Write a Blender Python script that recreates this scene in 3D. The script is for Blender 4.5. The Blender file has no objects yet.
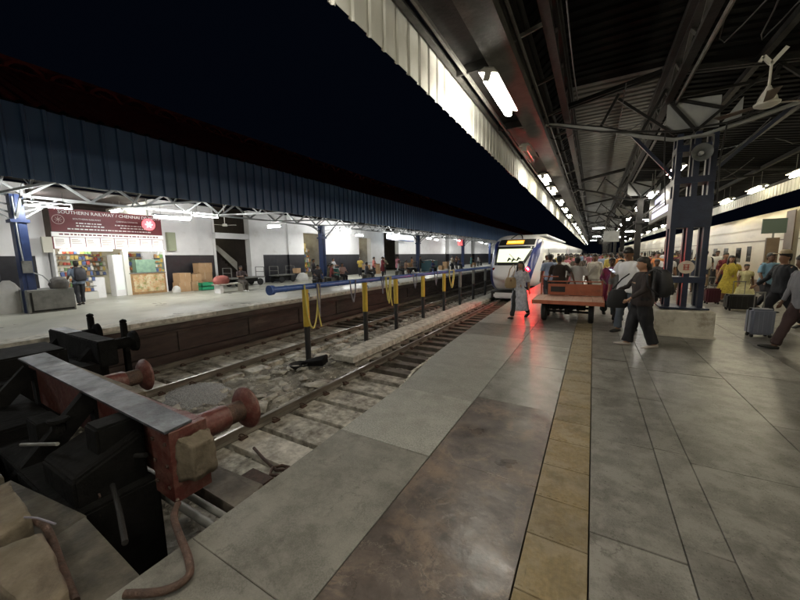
import bpy, bmesh, math, random
import numpy as np
from mathutils import Vector, Matrix, noise

random.seed(11)
scene = bpy.context.scene
R = math.radians
# ------------------------------------------------------------------ camera
cam_d = bpy.data.cameras.new("camera")
cam = bpy.data.objects.new("camera", cam_d)
scene.collection.objects.link(cam)
scene.camera = cam
YAW, PITCH, ROLL = R(29.9), R(7.4), R(-1.0)
fwd = Vector((-math.sin(YAW) * math.cos(PITCH), math.cos(YAW) * math.cos(PITCH), -math.sin(PITCH)))
rgt = Vector((math.cos(YAW), math.sin(YAW), 0))
up = rgt.cross(fwd)
r2 = rgt * math.cos(ROLL) + up * math.sin(ROLL)
u2 = up * math.cos(ROLL) - rgt * math.sin(ROLL)
m = Matrix((( r2.x, u2.x, -fwd.x, 0), (r2.y, u2.y, -fwd.y, 0), (r2.z, u2.z, -fwd.z, 1.68), (0, 0, 0, 1)))
cam.matrix_world = m
cam_d.sensor_width = 36
cam_d.lens = 335 / 800 * 36
cam_d.clip_start = 0.05
cam_d.clip_end = 1500
# ------------------------------------------------------------------ night sky
world = bpy.data.worlds.new("World")
scene.world = world
world.use_nodes = True
wn = world.node_tree
wn.nodes["Background"].inputs[0].default_value = (0.0006, 0.0010, 0.0023, 1)
wn.nodes["Background"].inputs[1].default_value = 0.8
scene.view_settings.view_transform = 'Standard'
scene.view_settings.look = 'None'
scene.view_settings.exposure = 0.8
scene.view_settings.gamma = 1
TUBE = 108.0          # strength of the fluorescent tubes
scene.cycles.use_denoising = True
scene.cycles.max_bounces = 6
scene.cycles.diffuse_bounces = 4
scene.cycles.glossy_bounces = 3
scene.cycles.sample_clamp_indirect = 4

# ------------------------------------------------------------------ helpers
MATS = {}
def M(name, c, c2=None, sc=4.0, rough=0.6, r2=None, bump=0.0, bsc=None, metal=0.0, em=None, es=0.0,
      world_co=False, stretch=(1, 1, 1), rnd=0.0, spot=None, ssc=3.0, sth=0.62, spot2=None, det=6.0, spec=0.5, trans=0.0, smix=.8):
    mt = bpy.data.materials.new(name); mt.use_nodes = True
    nt = mt.node_tree; N = nt.nodes; L = nt.links
    b = N["Principled BSDF"]
    b.inputs["Metallic"].default_value = metal
    b.inputs["Roughness"].default_value = rough
    b.inputs["Specular IOR Level"].default_value = spec
    b.inputs["Transmission Weight"].default_value = trans
    c = tuple(c) + (1,)
    if world_co:
        g = N.new("ShaderNodeNewGeometry"); co = g.outputs["Position"]
    else:
        g = N.new("ShaderNodeTexCoord"); co = g.outputs["Object"]
    mp = N.new("ShaderNodeMapping"); L.new(co, mp.inputs[0]); mp.inputs["Scale"].default_value = stretch
    oi = N.new("ShaderNodeObjectInfo")
    if rnd and not world_co:
        mu = N.new("ShaderNodeMath"); mu.operation = 'MULTIPLY'; mu.inputs[1].default_value = 37.0
        L.new(oi.outputs["Random"], mu.inputs[0]); L.new(mu.outputs[0], mp.inputs["Location"])
    col = None
    if c2 is not None:
        nz = N.new("ShaderNodeTexNoise"); nz.inputs["Scale"].default_value = sc; nz.inputs["Detail"].default_value = det
        nz.inputs["Roughness"].default_value = 0.62
        L.new(mp.outputs[0], nz.inputs["Vector"])
        rp = N.new("ShaderNodeValToRGB")
        rp.color_ramp.elements[0].position = 0.33; rp.color_ramp.elements[0].color = c
        rp.color_ramp.elements[1].position = 0.68; rp.color_ramp.elements[1].color = tuple(c2) + (1,)
        L.new(nz.outputs["Fac"], rp.inputs[0]); col = rp.outputs[0]
        if r2 is not None:
            mr = N.new("ShaderNodeMapRange"); mr.inputs[1].default_value = .3; mr.inputs[2].default_value = .7
            mr.inputs[3].default_value = rough; mr.inputs[4].default_value = r2
            nz2 = N.new("ShaderNodeTexNoise"); nz2.inputs["Scale"].default_value = sc * 0.55; nz2.inputs["Detail"].default_value = 5
            L.new(mp.outputs[0], nz2.inputs["Vector"])
            L.new(nz2.outputs["Fac"], mr.inputs[0]); L.new(mr.outputs[0], b.inputs["Roughness"])
    for k, sp in enumerate((spot, spot2)):
        if sp is None: continue
        ns = N.new("ShaderNodeTexNoise"); ns.inputs["Scale"].default_value = ssc * (1 if k == 0 else 2.7); ns.inputs["Detail"].default_value = 7
        ns.inputs["Roughness"].default_value = 0.68
        ns.inputs["Distortion"].default_value = 0.15
        L.new(mp.outputs[0], ns.inputs["Vector"])
        mr = N.new("ShaderNodeMapRange"); mr.inputs[1].default_value = sth - .03; mr.inputs[2].default_value = sth + 0.11; mr.inputs[4].default_value = smix
        L.new(ns.outputs["Fac"], mr.inputs[0])
        mx = N.new("ShaderNodeMix"); mx.data_type = 'RGBA'
        L.new(mr.outputs[0], mx.inputs["Factor"])
        if col is None: mx.inputs[6].default_value = c
        else: L.new(col, mx.inputs[6])
        mx.inputs[7].default_value = tuple(sp) + (1,)
        col = mx.outputs[2]
    if rnd:
        mr = N.new("ShaderNodeMapRange"); mr.inputs[3].default_value = 1 - rnd; mr.inputs[4].default_value = 1 + rnd
        L.new(oi.outputs["Random"], mr.inputs[0])
        mx = N.new("ShaderNodeMix"); mx.data_type = 'RGBA'; mx.blend_type = 'MULTIPLY'; mx.inputs["Factor"].default_value = 1
        if col is None: mx.inputs[6].default_value = c
        else: L.new(col, mx.inputs[6])
        L.new(mr.outputs[0], mx.inputs[7]); col = mx.outputs[2]
    if col is None: b.inputs["Base Color"].default_value = c
    else: L.new(col, b.inputs["Base Color"])
    if bump:
        nb = N.new("ShaderNodeTexNoise"); nb.inputs["Scale"].default_value = bsc or sc * 4; nb.inputs["Detail"].default_value = 5
        L.new(mp.outputs[0], nb.inputs["Vector"])
        bp = N.new("ShaderNodeBump"); bp.inputs["Strength"].default_value = bump; bp.inputs["Distance"].default_value = 0.02
        L.new(nb.outputs["Fac"], bp.inputs["Height"]); L.new(bp.outputs[0], b.inputs["Normal"])
    if em is not None:
        b.inputs["Emission Color"].default_value = tuple(em) + (1,)
        b.inputs["Emission Strength"].default_value = es
    MATS[name] = mt
    return mt

class MB:
    """collects shapes; build() links them as one mesh object"""
    def __init__(self): self.v = []; self.f = []; self.mi = []; self.cur = 0
    def add(self, vs, fs):
        o = len(self.v); self.v += [tuple(p) for p in vs]
        for f in fs: self.f.append(tuple(i + o for i in f)); self.mi.append(self.cur)
        return self
    def box(self, x0, x1, y0, y1, z0, z1, rot=None, org=None):
        vs = [(x, y, z) for x in (x0, x1) for y in (y0, y1) for z in (z0, z1)]
        if rot is not None:
            o = Vector(org or (0, 0, 0)); vs = [tuple(rot @ (Vector(p) - o) + o) for p in vs]
        return self.add(vs, [(0, 1, 3, 2), (4, 6, 7, 5), (0, 4, 5, 1), (2, 3, 7, 6), (0, 2, 6, 4), (1, 5, 7, 3)])
    def cbox(self, c, s, rot=None):
        h = [a / 2 for a in s]; vs = [Vector((x, y, z)) for x in (-h[0], h[0]) for y in (-h[1], h[1]) for z in (-h[2], h[2])]
        if rot is not None: vs = [rot @ p for p in vs]
        c = Vector(c); vs = [tuple(p + c) for p in vs]
        return self.add(vs, [(0, 1, 3, 2), (4, 6, 7, 5), (0, 4, 5, 1), (2, 3, 7, 6), (0, 2, 6, 4), (1, 5, 7, 3)])
    def slab(self, quad, z0, z1, ch=0.006):
        """quad = four (x,y) ccw, a block with a chamfered top"""
        c = (sum(p[0] for p in quad) / 4, sum(p[1] for p in quad) / 4)
        def ins(d): 
            out = []
            for p in quad:
                v = Vector((c[0] - p[0], c[1] - p[1])); l = v.length
                out.append((p[0] + v.x / l * d * 1.4, p[1] + v.y / l * d * 1.4))
            return out
        q2 = ins(ch)
        zs = z1 if hasattr(z1, '__len__') else (z1,) * 4
        vs = [(p[0], p[1], z0) for p in quad] + [(p[0], p[1], z - ch) for p, z in zip(quad, zs)] + [(p[0], p[1], z) for p, z in zip(q2, zs)]
        fs = [(3, 2, 1, 0), (8, 9, 10, 11)]
        for i in range(4):
            j = (i + 1) % 4
            fs += [(i, j, 4 + j, 4 + i), (4 + i, 4 + j, 8 + j, 8 + i)]
        return self.add(vs, fs)
    def beam(self, p0, p1, w, h=None, upv=(0, 0, 1)):
        p0 = Vector(p0); p1 = Vector(p1); d = (p1 - p0)
        if d.length < 1e-6: return self
        d.normalize(); h = h or w
        a = d.cross(Vector(upv))
        if a.length < 1e-4: a = d.cross(Vector((1, 0, 0)))
        a.normalize(); b = a.cross(d)
        vs = []
        for p in (p0, p1):
            for s, t in ((-1, -1), (1, -1), (1, 1), (-1, 1)): vs.append(tuple(p + a * s * w / 2 + b * t * h / 2))
        return self.add(vs, [(3, 2, 1, 0), (4, 5, 6, 7), (0, 1, 5, 4), (1, 2, 6, 5), (2, 3, 7, 6), (3, 0, 4, 7)])
    def tube(self, pts, r, n=8, cap=True, closed=False):
        """r: number, list, or list of (ra, rb); frame carried along the path"""
        P = [Vector(p) for p in pts]; k = len(P)
        rs = r if hasattr(r, '__len__') else [r] * k
        a = None; vs = []
        for i, p in enumerate(P):
            t = (P[min(i + 1, k - 1)] - P[max(i - 1, 0)])
            t = t.normalized() if t.length > 1e-9 else Vector((0, 0, 1))
            if a is None:
                ref = Vector((1, 0, 0)) if abs(t.x) < 0.8 else Vector((0, 1, 0))
                a = (ref - t * ref.dot(t)).normalized()
            else: a = (a - t * a.dot(t)).normalized()
            b = t.cross(a)
            ra, rb = rs[i] if hasattr(rs[i], '__len__') else (rs[i], rs[i])
            for j in range(n):
                w = 2 * math.pi * j / n
                vs.append(tuple(p + a * math.cos(w) * ra + b * math.sin(w) * rb))
        fs = []
        for i in range(k - 1):
            for j in range(n):
                q = (j + 1) % n
                fs.append((i * n + j, i * n + q, (i + 1) * n + q, (i + 1) * n + j))
        if cap: fs += [tuple(range(n))[::-1], tuple((k - 1) * n + j for j in range(n))]
        return self.add(vs, fs)
    def rings(self, rings, cap=True):
        n = len(rings[0]); vs = [tuple(p) for r in rings for p in r]; fs = []
        for i in range(len(rings) - 1):
            for j in range(n):
                q = (j + 1) % n; fs.append((i * n + j, i * n + q, (i + 1) * n + q, (i + 1) * n + j))
        if cap: fs += [tuple(range(n))[::-1], tuple((len(rings) - 1) * n + j for j in range(n))]
        return self.add(vs, fs)
    def ell(self, prof, n=12, T=None, p=2.0):
        """prof: list of (cx, cy, z, rx, ry) horizontal superellipse rings"""
        rr = []
        for cx, cy, z, rx, ry in prof:
            ring = []
            for j in range(n):
                w = 2 * math.pi * j / n; c = math.cos(w); s = math.sin(w)
                q = Vector((cx + rx * math.copysign(abs(c) ** (2 / p), c), cy + ry * math.copysign(abs(s) ** (2 / p), s), z))
                ring.append(T(q) if T else q)
            rr.append(ring)
        return self.rings(rr)
    def lathe(self, prof, n=20, c=(0, 0, 0), axis='z'):
        rr = []
        for r, z in prof:
            ring = []
            for j in range(n):
                w = 2 * math.pi * j / n; x, y = r * math.cos(w), r * math.sin(w)
                if axis == 'z': q = (c[0] + x, c[1] + y, c[2] + z)
                elif axis == 'y': q = (c[0] + x, c[1] + z, c[2] - y)
                else: q = (c[0] + z, c[1] + x, c[2] + y)
                ring.append(q)
            rr.append(ring)
        return self.rings(rr)
    def poly(self, pts): return self.add(pts, [tuple(range(len(pts)))])
    def mesh(self, name, mats):
        me = bpy.data.meshes.new(name); me.from_pydata(self.v, [], self.f)
        for mm in (mats if isinstance(mats, (list, tuple)) else [mats]): me.materials.append(mm)
        if max(self.mi or [0]) > 0: me.polygons.foreach_set("material_index", self.mi)
        return me
    def build(self, name, mat, parent=None, smooth=False, fix=True, label=None, cat=None, group=None, kind=None, loc=None, rz=0, bevel=0):
        me = self.mesh(name, mat)
        if fix:
            bm = bmesh.new(); bm.from_mesh(me)
            if bevel: bmesh.ops.bevel(bm, geom=bm.edges[:], offset=bevel, segments=2, affect='EDGES', clamp_overlap=True)
            bmesh.ops.recalc_face_normals(bm, faces=bm.faces[:])
            bm.to_mesh(me); bm.free()
        return link(name, me, parent, smooth, label, cat, group, kind, loc, rz)

def link(name, me, parent=None, smooth=False, label=None, cat=None, group=None, kind=None, loc=None, rz=0):
    if smooth:
        me.polygons.foreach_set("use_smooth", [True] * len(me.polygons))
        if hasattr(me, "set_sharp_from_angle") and smooth != 'all': me.set_sharp_from_angle(angle=R(42))
    o = bpy.data.objects.new(name, me); scene.collection.objects.link(o)
    if parent: o.parent = parent
    if loc is not None: o.location = loc
    if rz: o.rotation_euler = (0, 0, rz)
    tag(o, label, cat, group, kind)
    return o
def tag(o, label=None, cat=None, group=None, kind=None):
    if label: o["label"] = label
    if cat: o["category"] = cat
    if group: o["group"] = group
    if kind: o["kind"] = kind
    return o
def thing(name, label=None, cat=None, loc=(0, 0, 0), rz=0, group=None, kind=None):
    o = bpy.data.objects.new(name, None); scene.collection.objects.link(o)
    o.location = loc; o.rotation_euler = (0, 0, rz); o.empty_display_size = 0.1
    return tag(o, label, cat, group, kind)
CH = {}
def copy_tree(o, loc=None, rz=None, parent=None, label=None, group=None, override=None):
    c = o.copy(); scene.collection.objects.link(c)
    c.parent = parent
    if loc is not None: c.location = loc
    if rz is not None: c.rotation_euler = (0, 0, rz)
    if label: c["label"] = label
    if group: c["group"] = group
    if override and o.type == 'MESH' and o.name.split('.')[0] in override:
        c.material_slots[0].link = 'OBJECT'; c.material_slots[0].material = override[o.name.split('.')[0]]
    for ch in [x for x in KIDS.get(o.name, [])]: copy_tree(ch, parent=c, override=override)
    return c
KIDS = {}
def index_kids():
    KIDS.clear()
    for o in bpy.data.objects:
        if o.parent: KIDS.setdefault(o.parent.name, []).append(o)
def text(body, size, mat, parent, mtx, name="lettering", ext=0.004, align='CENTER'):
    cu = bpy.data.curves.new(name, 'FONT'); cu.body = body; cu.size = size; cu.extrude = ext; cu.align_x = align
    cu.resolution_u = 2
    o = bpy.data.objects.new(name, cu); me = bpy.data.meshes.new_from_object(o)
    bpy.data.objects.remove(o); me.materials.clear(); me.materials.append(mat); me.transform(mtx)
    return link(name, me, parent)
def face_plus_x(x, y, z):   # text readable by someone looking towards -x
    return Matrix(((0, 0, 1, x), (1, 0, 0, y), (0, 1, 0, z), (0, 0, 0, 1)))
def face_minus_y(x, y, z):  # text readable by someone looking towards +y
    return Matrix(((1, 0, 0, x), (0, 0, -1, y), (0, 1, 0, z), (0, 0, 0, 1)))

def smooth_path(pts, k=5):
    P = [Vector(p) for p in pts]; out = []
    for i in range(len(P) - 1):
        a, b, c, d = P[max(i - 1, 0)], P[i], P[i + 1], P[min(i + 2, len(P) - 1)]
        for j in range(k):
            t = j / k
            out.append(.5 * ((2 * b) + (c - a) * t + (2 * a - 5 * b + 4 * c - d) * t * t + (3 * b - a - 3 * c + d) * t ** 3))
    return out + [P[-1]]
# ------------------------------------------------------------------ materials
granite = M("granite_pale", (.16, .16, .14), (.33, .33, .3), sc=70, rough=.3, r2=.5, bump=.06, bsc=60, world_co=True, rnd=.1, spot=(.14, .13, .11), ssc=1.8, sth=.52, spot2=(.33, .32, .29), det=3, smix=.45)
granite_mid = M("granite_mid", (.12, .117, .1), (.22, .213, .187), sc=110, rough=.3, r2=.5, bump=.08, bsc=50, world_co=True, rnd=.14, spot=(.06, .055, .044), ssc=1.7, sth=.48, spot2=(.25, .24, .21), smix=.5)
granite_right = M("granite_worn", (.125, .12, .108), (.215, .208, .188), sc=110, rough=.24, r2=.5, bump=.06, bsc=50, world_co=True, rnd=.2, spot=(.066, .06, .05), ssc=1.5, sth=.47, spot2=(.27, .26, .235), smix=.6)
granite_dark = M("granite_dark_red", (.04, .033, .03), (.125, .1, .086), sc=5, rough=.24, r2=.5, bump=.3, bsc=10, world_co=True, rnd=.08, spot=(.21, .145, .1), ssc=1.6, sth=.545, spot2=(.02, .017, .016), smix=.7)
def veins(mt, col, scale, width, dist, fac, seed=0.0):
    """thin wandering mineral veins and cracks laid over a stone material"""
    nt = mt.node_tree; N = nt.nodes; L = nt.links; b = N["Principled BSDF"]
    src = b.inputs["Base Color"].links[0].from_socket
    g = N.new("ShaderNodeNewGeometry"); mp = N.new("ShaderNodeMapping"); mp.inputs["Location"].default_value = (seed, seed, 0); L.new(g.outputs["Position"], mp.inputs[0])
    nz = N.new("ShaderNodeTexNoise"); nz.inputs["Scale"].default_value = scale; nz.inputs["Detail"].default_value = 8; nz.inputs["Roughness"].default_value = .62; nz.inputs["Distortion"].default_value = dist
    L.new(mp.outputs[0], nz.inputs["Vector"])
    sb = N.new("ShaderNodeMath"); sb.operation = 'SUBTRACT'; sb.inputs[1].default_value = .5; L.new(nz.outputs["Fac"], sb.inputs[0])
    ab = N.new("ShaderNodeMath"); ab.operation = 'ABSOLUTE'; L.new(sb.outputs[0], ab.inputs[0])
    mr = N.new("ShaderNodeMapRange"); mr.inputs[1].default_value = 0; mr.inputs[2].default_value = width; mr.inputs[3].default_value = fac; mr.inputs[4].default_value = 0; L.new(ab.outputs[0], mr.inputs[0])
    n2 = N.new("ShaderNodeTexNoise"); n2.inputs["Scale"].default_value = scale * 1.7; L.new(mp.outputs[0], n2.inputs["Vector"])
    m2 = N.new("ShaderNodeMapRange"); m2.inputs[1].default_value = .42; m2.inputs[2].default_value = .6; L.new(n2.outputs["Fac"], m2.inputs[0])
    mm = N.new("ShaderNodeMath"); mm.operation = 'MULTIPLY'; L.new(mr.outputs[0], mm.inputs[0]); L.new(m2.outputs[0], mm.inputs[1])
    mx = N.new("ShaderNodeMix"); mx.data_type = 'RGBA'; L.new(mm.outputs[0], mx.inputs["Factor"]); L.new(src, mx.inputs[6]); mx.inputs[7].default_value = tuple(col) + (1,)
    L.new(mx.outputs[2], b.inputs["Base Color"])
veins(granite_dark, (.2, .15, .115), 1.5, .022, .5, .75)
veins(granite_dark, (.02, .016, .014), 3.1, .012, .4, .7, 5.0)
veins(granite_dark, (.26, .22, .19), 2.4, .006, .2, .6, 9.0)
veins(granite_right, (.21, .2, .18), 1.1, .02, .6, .35, 3.0)
veins(granite_right, (.045, .04, .034), 1.9, .012, .3, .5, 7.0)
veins(granite_mid, (.05, .045, .036), 2.3, .014, .3, .5, 2.0)
veins(granite_mid, (.24, .23, .2), 3.3, .012, .3, .4, 4.0)
ledge_m = M("grimy_ledge_stone", (.05, .044, .032), (.11, .098, .074), sc=7, rough=.6, r2=.85, bump=.5, bsc=20, world_co=True, spot=(.025, .022, .017), ssc=2.6, sth=.5, smix=.8)
mortar = M("mortar_dirt", (.035, .032, .027), (.075, .068, .058), sc=9, rough=.8, world_co=True, bump=.3)
plat_far = M("platform_far_stone", (.1, .1, .088), (.16, .155, .135), sc=1.2, rough=.24, r2=.45, world_co=True, bump=.2, bsc=30)
tactile = M("tactile_ochre", (.16, .118, .055), (.245, .185, .088), sc=36, rough=.45, r2=.65, bump=.12, bsc=60, world_co=True, rnd=.14, spot=(.1, .08, .048), ssc=1.8, sth=.48, spot2=(.27, .23, .16), smix=.55)
conc = M("dirty_concrete", (.15, .135, .105), (.62, .59, .5), sc=6, rough=.8, bump=.8, bsc=14, world_co=True, rnd=.15, spot=(.07, .06, .045), ssc=2.6, sth=.55)
conc_lt = M("pale_concrete", (.3, .28, .23), (.72, .69, .6), sc=6, rough=.8, bump=.6, bsc=16, world_co=True, spot=(.13, .115, .09), ssc=2.2, sth=.6)
sleeper_m = M("sleeper_grimy", (.055, .045, .035), (.16, .14, .11), sc=4, rough=.75, bump=.7, bsc=15, world_co=True, rnd=.2)
bed_m = M("track_bed_soil", (.055, .048, .036), (.3, .275, .225), sc=3.6, rough=.95, bump=.8, bsc=14, world_co=True, spot=(.52, .49, .42), ssc=2.4, sth=.53)
rock_m = M("rubble_rock", (.2, .185, .15), (.6, .57, .49), sc=5, rough=.9, bump=.6, bsc=14, rnd=.2)
gravel_m = M("pale_gravel", (.3, .31, .32), (.5, .5, .5), sc=30, rough=.9, bump=.6, bsc=60, world_co=True)
rail_m = M("rail_dusty", (.07, .058, .045), (.2, .175, .14), sc=5, rough=.65, metal=.1, bump=.3, world_co=True, stretch=(1, .25, 1))
railtop_m = M("rail_head_worn", (.2, .18, .15), (.3, .27, .23), sc=6, rough=.3, metal=.8, world_co=True, stretch=(1, .1, 1))
plwall_m = M("platform_wall_brown", (.022, .014, .011), (.055, .035, .028), sc=3.3, rough=.7, bump=.5, bsc=12, world_co=True, stretch=(1, .5, 2), spot=(.1, .08, .065), ssc=1.9, sth=.58, smix=.6)
p2floor = M("far_platform_floor", (.3, .3, .25), (.4, .39, .33), sc=1.2, rough=.25, r2=.5, world_co=True, bump=.1)
black_m = M("black_grease_iron", (.0025, .0025, .0022), (.007, .0065, .006), sc=6, rough=.8, r2=1.0, spec=.15, bump=.6, bsc=14)
red_m = M("red_oxide_paint", (.065, .016, .013), (.14, .034, .026), sc=5, rough=.42, r2=.65, bump=.4, bsc=22, spot=(.045, .03, .023), ssc=5, sth=.5, spot2=(.16, .09, .07), smix=.6)
plate_m = M("grey_steel_plate", (.04, .046, .053), (.12, .13, .145), sc=7, rough=.4, r2=.65, metal=.1, bump=.2, spot=(.016, .017, .019), ssc=4.5, sth=.5, smix=.9)
rust_m = M("brown_rust", (.035, .02, .014), (.09, .05, .034), sc=14, rough=.75, bump=.6, bsc=50)
stone_m = M("tan_stone", (.085, .07, .046), (.17, .14, .1), sc=6, rough=.9, bump=.5, bsc=22, spot=(.06, .045, .03), ssc=3, sth=.54)
pipe_blue = M("blue_pipe_paint", (.035, .085, .28), (.055, .12, .36), sc=8, rough=.35, bump=.15)
yellow_m = M("yellow_post_paint", (.5, .34, .03), (.6, .43, .06), sc=6, rough=.5, spot=(.3, .19, .05), ssc=5, sth=.62)
hose_y = M("yellow_hose", (.6, .52, .14), rough=.5)
hose_g = M("grey_hose", (.18, .17, .2), rough=.5)
fascia_m = M("fascia_sheet_white", (.66, .66, .6), (.76, .76, .7), sc=3, rough=.45, stretch=(1, 1, .25), rnd=.1, spot=(.5, .48, .4), ssc=1.4, sth=.58, smix=.6)
steel_grey = M("steel_grey_paint", (.12, .12, .11), (.2, .2, .18), sc=5, rough=.55, bump=.2, world_co=True)
steel_mid = M("canopy_steel_grimy", (.035, .034, .031), (.08, .077, .07), sc=5, rough=.6, bump=.2, world_co=True, spot=(.02, .018, .016), ssc=2.4, sth=.55)
steel_dark = M("steel_dark_sooty", (.009, .0088, .0085), (.024, .023, .022), sc=4, rough=.7, bump=.2, world_co=True, spec=.2)
roof_dark = M("roof_sheet_shade_dark", (.003, .003, .003), (.008, .0078, .0074), sc=2, rough=.9, world_co=True, spec=.1)  # near-black colour puts the shade of the unlit roof into the sheets
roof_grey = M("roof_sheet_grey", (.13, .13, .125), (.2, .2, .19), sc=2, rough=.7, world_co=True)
gable_m = M("gable_sheet_grey", (.26, .27, .27), (.34, .35, .34), sc=4, rough=.6)
tube_m = M("fluorescent_tube", (.9, .9, .9), em=(1.0, .93, .8), es=TUBE)
tube_w = M("fluorescent_tube_warm", (.9, .9, .8), em=(1.0, .9, .64), es=TUBE)
tube_p2 = M("hall_tube", (.9, .9, .9), em=(.96, .97, .95), es=TUBE * 3)
tube_c = M("fluorescent_tube_cool", (.9, .95, 1), em=(.9, .95, .95), es=TUBE)
fix_m = M("fixture_white_enamel", (.6, .6, .57), (.7, .7, .66), sc=6, rough=.45)
navy_m = M("navy_steel_paint", (.008, .013, .032), (.017, .026, .055), sc=5, rough=.42, bump=.2, world_co=True)
blue_col = M("blue_column_paint", (.012, .026, .085), (.02, .04, .12), sc=4, rough=.45, world_co=True)
plaster = M("flaked_limewash", (.42, .39, .32), (.6, .57, .48), sc=3.5, rough=.8, bump=.9, bsc=10, world_co=True, spot=(.19, .15, .1), ssc=2.4, sth=.56)
bluesheet = M("blue_corrugated_sheet", (.075, .15, .3), (.1, .19, .36), sc=2, rough=.4, stretch=(1, 1, .2), rnd=.08, spot=(.05, .09, .16), ssc=1.2, sth=.6)
redtile = M("dark_red_roof_tile", (.22, .036, .028), (.28, .048, .036), sc=3, rough=.95, rnd=.1, spec=.1)
wall_w = M("white_wall_paint", (.72, .71, .7), (.8, .79, .78), sc=1.5, rough=.6, world_co=True, spot=(.62, .6, .57), ssc=1.1, sth=.6)
dado_m = M("black_dado_tile", (.012, .012, .016), (.022, .022, .027), sc=3, rough=.3, world_co=True)
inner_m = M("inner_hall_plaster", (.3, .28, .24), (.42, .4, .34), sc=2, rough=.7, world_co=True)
dark_in = M("inner_hall_shade_dark", (.012, .008, .007), (.03, .018, .014), sc=3, rough=.8, world_co=True)  # shade of the unlit hall interior put into the colour
coach_m = M("coach_cream_paint", (.4, .36, .28), (.5, .46, .36), sc=1.4, rough=.42, world_co=True, stretch=(1, .4, 1.2), spot=(.3, .26, .2), ssc=1.2, sth=.6)
coach_b = M("coach_brown_paint", (.1, .07, .045), (.14, .1, .065), sc=3, rough=.45, world_co=True)
glass_dk = M("window_dark_glass", (.012, .014, .016), rough=.08)
tr_white = M("train_white_paint", (.86, .86, .86), (.9, .9, .9), sc=1, rough=.24, spec=.6)
tr_blue = M("train_blue_paint", (.018, .03, .16), rough=.28)
tr_grey = M("train_door_grey", (.32, .33, .35), rough=.35)
rubber = M("black_rubber", (.012, .012, .012), (.02, .02, .02), sc=10, rough=.7)
cart_m = M("cart_red_paint", (.36, .1, .05), (.45, .15, .08), sc=5, rough=.5, spot=(.2, .09, .06), ssc=4, sth=.6)
wood_m = M("cart_deck_wood", (.36, .19, .13), (.46, .27, .19), sc=3, rough=.55, stretch=(6, 1, 1), rnd=.12)
card_m = M("cardboard", (.36, .22, .11), (.42, .27, .15), sc=4, rough=.8, rnd=.15)
maroon_m = M("maroon_board", (.14, .02, .025), rough=.5)
white_p = M("white_print", (.8, .8, .78), rough=.5)
black_p = M("black_print", (.02, .02, .02), rough=.5)
bin_g = M("green_bin_plastic", (.01, .09, .075), rough=.45)
led_red = M("red_led", (.9, .1, .1), em=(1, .06, .08), es=1.6)

# ================================================================== THE SETTING
def edge_x(y):      # near platform edge, slightly uneven line
    pts = [(-9, -2.0), (.95, -2.04), (2.4, -2.08), (3.6, -2.1), (4.3, -2.26), (8, -2.44), (12.7, -2.57), (14, -2.58), (400, -2.58)]
    for (a, xa), (b, xb) in zip(pts, pts[1:]):
        if y <= b: return xa + (xb - xa) * (y - a) / (b - a)
    return -2.58
MB().box(-400, 400, -60, 900, -2.0, -1.75).build("ground", bed_m, kind='structure')
# track bed with uneven surface
def grid(x0, x1, y0, y1, nx, ny, zf):
    vs = []; fs = []
    for j in range(ny + 1):
        for i in range(nx + 1):
            x = x0 + (x1 - x0) * i / nx; y = y0 + (y1 - y0) * j / ny
            vs.append((x, y, zf(x, y)))
    for j in range(ny):
        for i in range(nx):
            a = j * (nx + 1) + i; fs.append((a, a + 1, a + nx + 2, a + nx + 1))
    mb = MB(); mb.add(vs, fs); return mb
def bedz(x, y):
    z = -1.37 + .06 * noise.noise((x * 1.3, y * 1.1, 0)) + .05 * noise.noise((x * 4, y * 4, 3)) + .02 * noise.noise((x * 11, y * 11, 5))
    if -7.6 < x < -5.3: z += .07 + .06 * noise.noise((x * 3, y * 2.4, 9))
    return z
grid(-10.9, -2.0, -.6, 24, 120, 300, bedz).build("track_bed", bed_m, smooth='all', kind='structure')
grid(-10.9, -2.0, 24, 260, 6, 60, lambda x, y: -1.37).build("track_bed", bed_m, kind='structure')
grid(5.6, 13, -6, 260, 3, 60, lambda x, y: -1.17).build("track_bed", bed_m, kind='structure')

# near platform body
pl = thing("platform", kind='structure')
mb = MB()
ys = [-8, .95, 2.4, 3.6, 4.3, 8, 12.7, 20, 60, 260]
prev = None
for a, b in zip(ys, ys[1:]):
    xa, xb = edge_x(a) + .05, edge_x(b) + .05
    mb.slab([(xa, a), (5.58, a), (5.58, b), (xb, b)], -1.5, -.045 if b < 16 else -.03, .001)
mb.build("platform_core", mortar, pl)
FAR0 = 15.2
mb = MB()
mb.add([(edge_x(FAR0), FAR0, 0), (5.6, FAR0, 0), (5.6, 260, 0), (-2.58, 260, 0), (edge_x(FAR0), FAR0, -.02)], [(0, 1, 2, 3)])
mb.build("paved_surface", plat_far, pl)
MB().add([(-9.9 + 7.86, -8, -.03), (5.6, -8, -.03), (5.6, -.6, -.03), (-2.04, -.6, -.03)], [(0, 1, 2, 3)]).build("paved_surface", granite_mid, pl)
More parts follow.
